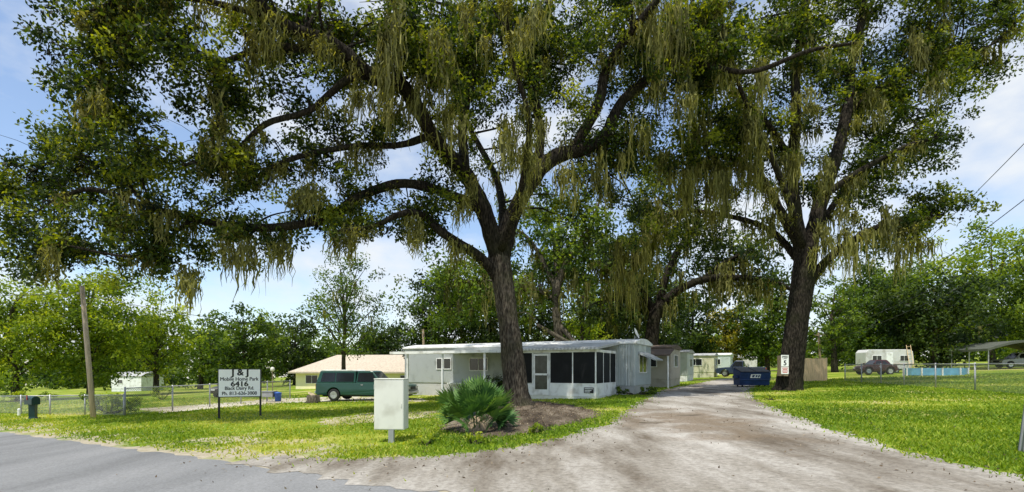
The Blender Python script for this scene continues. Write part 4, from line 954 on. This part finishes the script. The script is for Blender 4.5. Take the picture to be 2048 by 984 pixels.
m_ = MB(); k = len(pf); m_.add([(-.36, p, z) for p, z in pf] + [(.24, p, z) for p, z in pf], [tuple(range(k)), tuple(range(2 * k - 1, k - 1, -1))] + [(i, i + k, (i + 1) % k + k, (i + 1) % k) for i in range(k)]); m_.build('mailbox_body', gm, mbx, bevel=.01)
MB().box(-.372, -.361, -.10, .10, .64, .86).build('mailbox_door', gm, mbx); MB().box(-.1, -.06, -.17, -.143, .8, 1.0).build('flag', redlens, mbx)
x, y = G(38, 832)
wm_ = thing('marker_post', 'short white marker post next to the green mailbox', 'post', (x, y, gz(x)))
MB().cyl((0, 0, -.1), (0, 0, .32), .06, n=10).build('post', white, wm_); MB().tube([(0, 0, .322), (0, 0, .36), (0, 0, .38)], [.065, .05, .01], 10).build('cap', white, wm_)
x, y = G(2037, 905)
gp = thing('sign_post', 'leaning dull green metal post at the right edge of the lawn', 'post', (x, y, gz(x)), 0)
cm = MB(); cm.hexa([(-.035, -.01, -.2), (.035, -.01, -.2), (.035, .01, -.2), (-.035, .01, -.2), (.275, -.01, 2.1), (.345, -.01, 2.1), (.345, .01, 2.1), (.275, .01, 2.1)])
cm.build('channel', M('dull_green_metal', (.08, .10, .085), .6), gp)
for s_ in (-1, 1): MB().hexa([(s_ * .035 - .006, -.035, -.2), (s_ * .035 + .006, -.035, -.2), (s_ * .035 + .006, -.011, -.2), (s_ * .035 - .006, -.011, -.2), (.31 + s_ * .035 - .006, -.035, 2.1), (.31 + s_ * .035 + .006, -.035, 2.1), (.31 + s_ * .035 + .006, -.011, 2.1), (.31 + s_ * .035 - .006, -.011, 2.1)]).build('flange', greym, gp)

# ---------------------------------------------------------------- vehicles
def arc(xc, r, zb, n=9):
    a0 = math.asin(max(-1, min(1, (zb - .36) / r)))
    return [(xc + r * math.cos(t), .36 + r * math.sin(t)) for t in np.linspace(a0, math.pi - a0, n)]
def car(name, label, cat, x, y, rz, paint, kind='sedan', L=4.6, W=1.8, topper=None):
    ro = thing(name, label, cat, (x, y, gz(x)), rz)
    hw = W / 2; xf, xr = L * .315, -L * .30; zb = .34; ar = .42
    belt = {'sedan': .92, 'suv': 1.05, 'pickup': 1.06}[kind]; top = {'sedan': 1.43, 'suv': 1.72, 'pickup': 1.76}[kind]
    fr_ = L / 2
    poly = [(-fr_, .45), (-fr_ + .02, belt - .05), (-fr_ + .08, belt)]
    poly += [(L * .16, belt), (L * .30, belt - .03), (fr_ - .12, belt - .12), (fr_ - .02, belt - .26), (fr_, .5), (fr_ - .06, zb)]
    poly += arc(xf, ar, zb) + arc(xr, ar, zb) + [(-fr_ + .08, zb)]
    yf = lambda z: hw * (1 - .06 * max(0, z - .7) - .08 * max(0, .55 - z))
    MB().prism(poly, 0, 0, yf).build('body', paint, ro, bevel=.035)
    yc = lambda z: hw * (.945 - .23 * max(0, z - belt) / (top - belt))
    if kind == 'pickup': c = [(-L * .06, belt), (-L * .055, top - .06), (-L * .03, top), (L * .08, top), (L * .11, top - .04), (L * .215, belt)]
    elif kind == 'suv': c = [(-L * .475, belt), (-L * .455, top - .1), (-L * .42, top), (L * .05, top), (L * .08, top - .04), (L * .21, belt)]
    else: c = [(-L * .36, belt), (-L * .25, top - .04), (-L * .20, top), (L * .03, top), (L * .06, top - .04), (L * .21, belt)]
    MB().prism([(a, b + (-.01 if b == belt else 0)) for a, b in c], 0, 0, yc).build('cab', paint, ro, bevel=.03)
    def side_pane(pts, nm='side_window', yfn=yc):
        for s_ in (-1, 1):
            m = MB(); m.add([(a, s_ * (yfn(b) + .004), b) for a, b in pts] + [(a, s_ * (yfn(b) + .010), b) for a, b in pts], [tuple(range(len(pts))), tuple(range(2 * len(pts) - 1, len(pts) - 1, -1))] + [(i, i + len(pts), (i + 1) % len(pts) + len(pts), (i + 1) % len(pts)) for i in range(len(pts))])
            m.build(nm, darkglass, ro)
    z0, z1 = belt + .06, top - .12
    if kind == 'pickup': side_pane([(-L * .045, z0), (L * .17, z0), (L * .108, z1), (-L * .043, z1)])
    else:
        xm = -L * .08; xe = c[0][0]
        side_pane([(xm + .06, z0), (L * .165, z0), (L * .06, z1), (xm + .06, z1)]); side_pane([(xe + (.30 if kind == 'sedan' else .12), z0), (xm - .04, z0), (xm - .04, z1), (xe + (.62 if kind == 'sedan' else .2), z1)])
    a, b = c[-1], c[-2]
    nx, nz = b[1] - a[1], a[0] - b[0]; l = math.hypot(nx, nz); nx, nz = nx / l, nz / l
    p0 = (a[0] + (b[0] - a[0]) * .12, a[1] + (b[1] - a[1]) * .12); p1 = (a[0] + (b[0] - a[0]) * .92, a[1] + (b[1] - a[1]) * .92)
    m = MB(); q = []
    for off in (.004, .012):
        for (p, sgn) in ((p0, -1), (p0, 1), (p1, 1), (p1, -1)): q.append((p[0] + nx * off, sgn * yc(p[1]) * .92, p[1] + nz * off))
    m.hexa(q); m.build('windscreen', darkglass, ro)
    a, b = c[0], c[1]
    m = MB(); q = []
    for off in (.004, .012):
        for (tt, sgn) in ((.2, -1), (.2, 1), (.9, 1), (.9, -1)):
            X_ = a[0] + (b[0] - a[0]) * tt; Z_ = a[1] + (b[1] - a[1]) * tt; q.append((X_ - off, sgn * yc(Z_) * .88, Z_ + off))
    m.hexa(q); m.build('rear_window', darkglass, ro)
    for xc in (xf, xr):
        for s_ in (-1, 1):
            wv = MB().tube([(xc, s_ * (hw - .22), .35), (xc, s_ * (hw - .20), .35), (xc, s_ * (hw - .03), .35), (xc, s_ * (hw - .01), .35)], [.31, .35, .35, .31], 22).build('wheel', rubber, ro)
            MB().tube([(xc, s_ * (hw - .02), .35), (xc, s_ * (hw + .002), .35), (xc, s_ * (hw - .002), .35)], [.23, .215, .08], 16).build('rim', chrome, wv)
    for s_ in (-1, 1):
        MB().box(fr_ - .06, fr_ + .012, min(s_ * hw * .55, s_ * hw * .9), max(s_ * hw * .55, s_ * hw * .9), belt - .36, belt - .22).build('headlight', clearlens, ro)
        MB().box(-fr_ - .012, -fr_ + .05, min(s_ * hw * .74, s_ * hw * .93), max(s_ * hw * .74, s_ * hw * .93), belt - .36, belt - .10).build('taillight', redlens, ro)
        MB().box(L * .15, L * .15 + .1, min(s_ * (hw * .94), s_ * (hw + .17)), max(s_ * (hw * .94), s_ * (hw + .17)), belt + .05, belt + .2).build('side_mirror', paint, ro, bevel=.02)
        MB().box(-L * .0 - .02, L * .0 + .12, min(s_ * (hw * .98), s_ * (hw + .012)), max(s_ * (hw * .98), s_ * (hw + .012)), belt - .14, belt - .10).build('door_handle', chrome, ro)
    MB().box(fr_ - .02, fr_ + .07, -hw * .93, hw * .93, .42, .58).build('bumper', chrome if kind == 'pickup' else paint, ro, bevel=.02)
    MB().box(-fr_ - .08, -fr_ + .02, -hw * .93, hw * .93, .42, .58).build('bumper', chrome if kind == 'pickup' else paint, ro, bevel=.02)
    MB().box(fr_ - .005, fr_ + .012, -hw * .5, hw * .5, belt - .38, belt - .22).build('grille', blackp, ro)
    if topper:
        tf = lambda z: hw * (.95 - .16 * max(0, z - belt) / (top - belt))
        tpl = [(-fr_ + .04, belt + .003), (-fr_ + .22, top - .02), (-L * .07, top - .02), (-L * .065, belt + .003)]
        t_ = MB().prism(tpl, 0, 0, tf).build('canopy', paint, ro, bevel=.03)
        MB().prism([(-fr_ + .2, top - .017), (-fr_ + .3, top + .05), (-L * .09, top + .05), (-L * .075, top - .017)], 0, 0, lambda z: tf(top) * .98).build('canopy_roof', topper, t_, bevel=.02)
        side_pane([(-fr_ + .30, z0), (-L * .29, z0), (-L * .29, z1), (-fr_ + .40, z1)], 'canopy_window', tf)
        side_pane([(-L * .28, z0), (-L * .085, z0), (-L * .085, z1), (-L * .28, z1)], 'canopy_window', tf)
    MB().box(-fr_ + .3, fr_ - .3, -hw * .7, hw * .7, .25, zb + .06).build('chassis', blackp, ro)
    return ro
def carpaint(name, c):
    return M(name, c, .28, .06, 1, spec=.6)
silv = carpaint('silver_paint', (.45, .46, .47))
car('pickup_truck', 'dark green pickup with pale topped bed canopy parked by the carport', 'pickup truck', -8.6, 29.8, R(-7), carpaint('green_paint', (.012, .06, .045)), 'pickup', 5.6, 1.9, white)
x, y = G(424, 797); car('parked_car', 'dark car partly hidden behind the left side of the sign', 'car', x, y + 3, R(-85), carpaint('blackish_paint', (.022, .012, .012)), 'sedan', 4.3, 1.7)
x, y = G(2044, 736); car('parked_car', 'silver suv under the metal carport', 'car', x, y + .3, R(170), silv, 'suv', 4.5, 1.75)
x, y = G(1728, 749); car('parked_car', 'dark red car in front of the white camper', 'car', x, y - 1.5, R(176), carpaint('maroon_paint', (.05, .014, .014)), 'sedan', 3.2, 1.5)
x, y = G(1482, 753); car('parked_car', 'dark blue pickup at the far end of the drive', 'car', x, y, R(150), carpaint('navy_paint', (.02, .035, .07)), 'pickup', 5, 1.8)

# ---------------------------------------------------------------- world, sun, camera
sc = bpy.context.scene
w = bpy.data.worlds.new('World'); sc.world = w; w.use_nodes = True
nt = w.node_tree; nt.nodes.clear()
S = Vector((-.20, -.34, .90)).normalized(); el = math.asin(S.z); az = math.atan2(S.x, S.y)
sky = N(nt, 'ShaderNodeTexSky', sky_type='NISHITA'); sky.sun_disc = False; sky.sun_elevation = el; sky.sun_rotation = az % (2 * math.pi)
sky.air_density = 1.0; sky.dust_density = .4; sky.ozone_density = 2.0
tc = N(nt, 'ShaderNodeTexCoord'); mp = N(nt, 'ShaderNodeMapping'); mp.inputs['Scale'].default_value = (1, 1, 2.0); mp.inputs['Location'].default_value = (.7, .2, .35)
no = N(nt, 'ShaderNodeTexNoise'); no.inputs['Scale'].default_value = 2.9; no.inputs['Detail'].default_value = 9; no.inputs['Roughness'].default_value = .55
nt.links.new(tc.outputs['Generated'], mp.inputs[0]); nt.links.new(mp.outputs[0], no.inputs['Vector'])
r = ramp(nt, [(.41, (.08, .08, .08)), (.64, (1, 1, 1))]); nt.links.new(no.outputs['Fac'], r.inputs[0])
mu = N(nt, 'ShaderNodeMix', data_type='RGBA', blend_type='MULTIPLY'); mu.inputs[0].default_value = 1; mu.inputs[7].default_value = (2.4, 2.4, 2.4, 1)
nt.links.new(sky.outputs[0], mu.inputs[6])
mx = N(nt, 'ShaderNodeMix', data_type='RGBA'); nt.links.new(r.outputs[0], mx.inputs[0]); nt.links.new(mu.outputs[2], mx.inputs[6]); mx.inputs[7].default_value = (10.6, 11, 11.4, 1)
bg = N(nt, 'ShaderNodeBackground'); bg.inputs[1].default_value = .086; nt.links.new(mx.outputs[2], bg.inputs[0])
wo = N(nt, 'ShaderNodeOutputWorld'); nt.links.new(bg.outputs[0], wo.inputs[0])
sl = bpy.data.lights.new('sun', 'SUN'); sl.energy = 5.0; sl.angle = R(.6); sl.color = (1, .95, .85)
so = bpy.data.objects.new('sun', sl); COL.objects.link(so); so.rotation_euler = S.to_track_quat('Z', 'Y').to_euler(); so.location = (0, 0, 40)
cd = bpy.data.cameras.new('camera'); co = bpy.data.objects.new('camera', cd); COL.objects.link(co)
co.location = (0, 0, CAMH); co.rotation_euler = (R(90), 0, 0)
cd.sensor_width = 36; cd.lens = 36 * 1000 / 2048; cd.shift_y = (H0 - 492) / 2048; cd.clip_end = 2000; cd.clip_start = .05
sc.camera = co
sc.view_settings.view_transform = 'Standard'; sc.view_settings.look = 'None'; sc.view_settings.exposure = 0
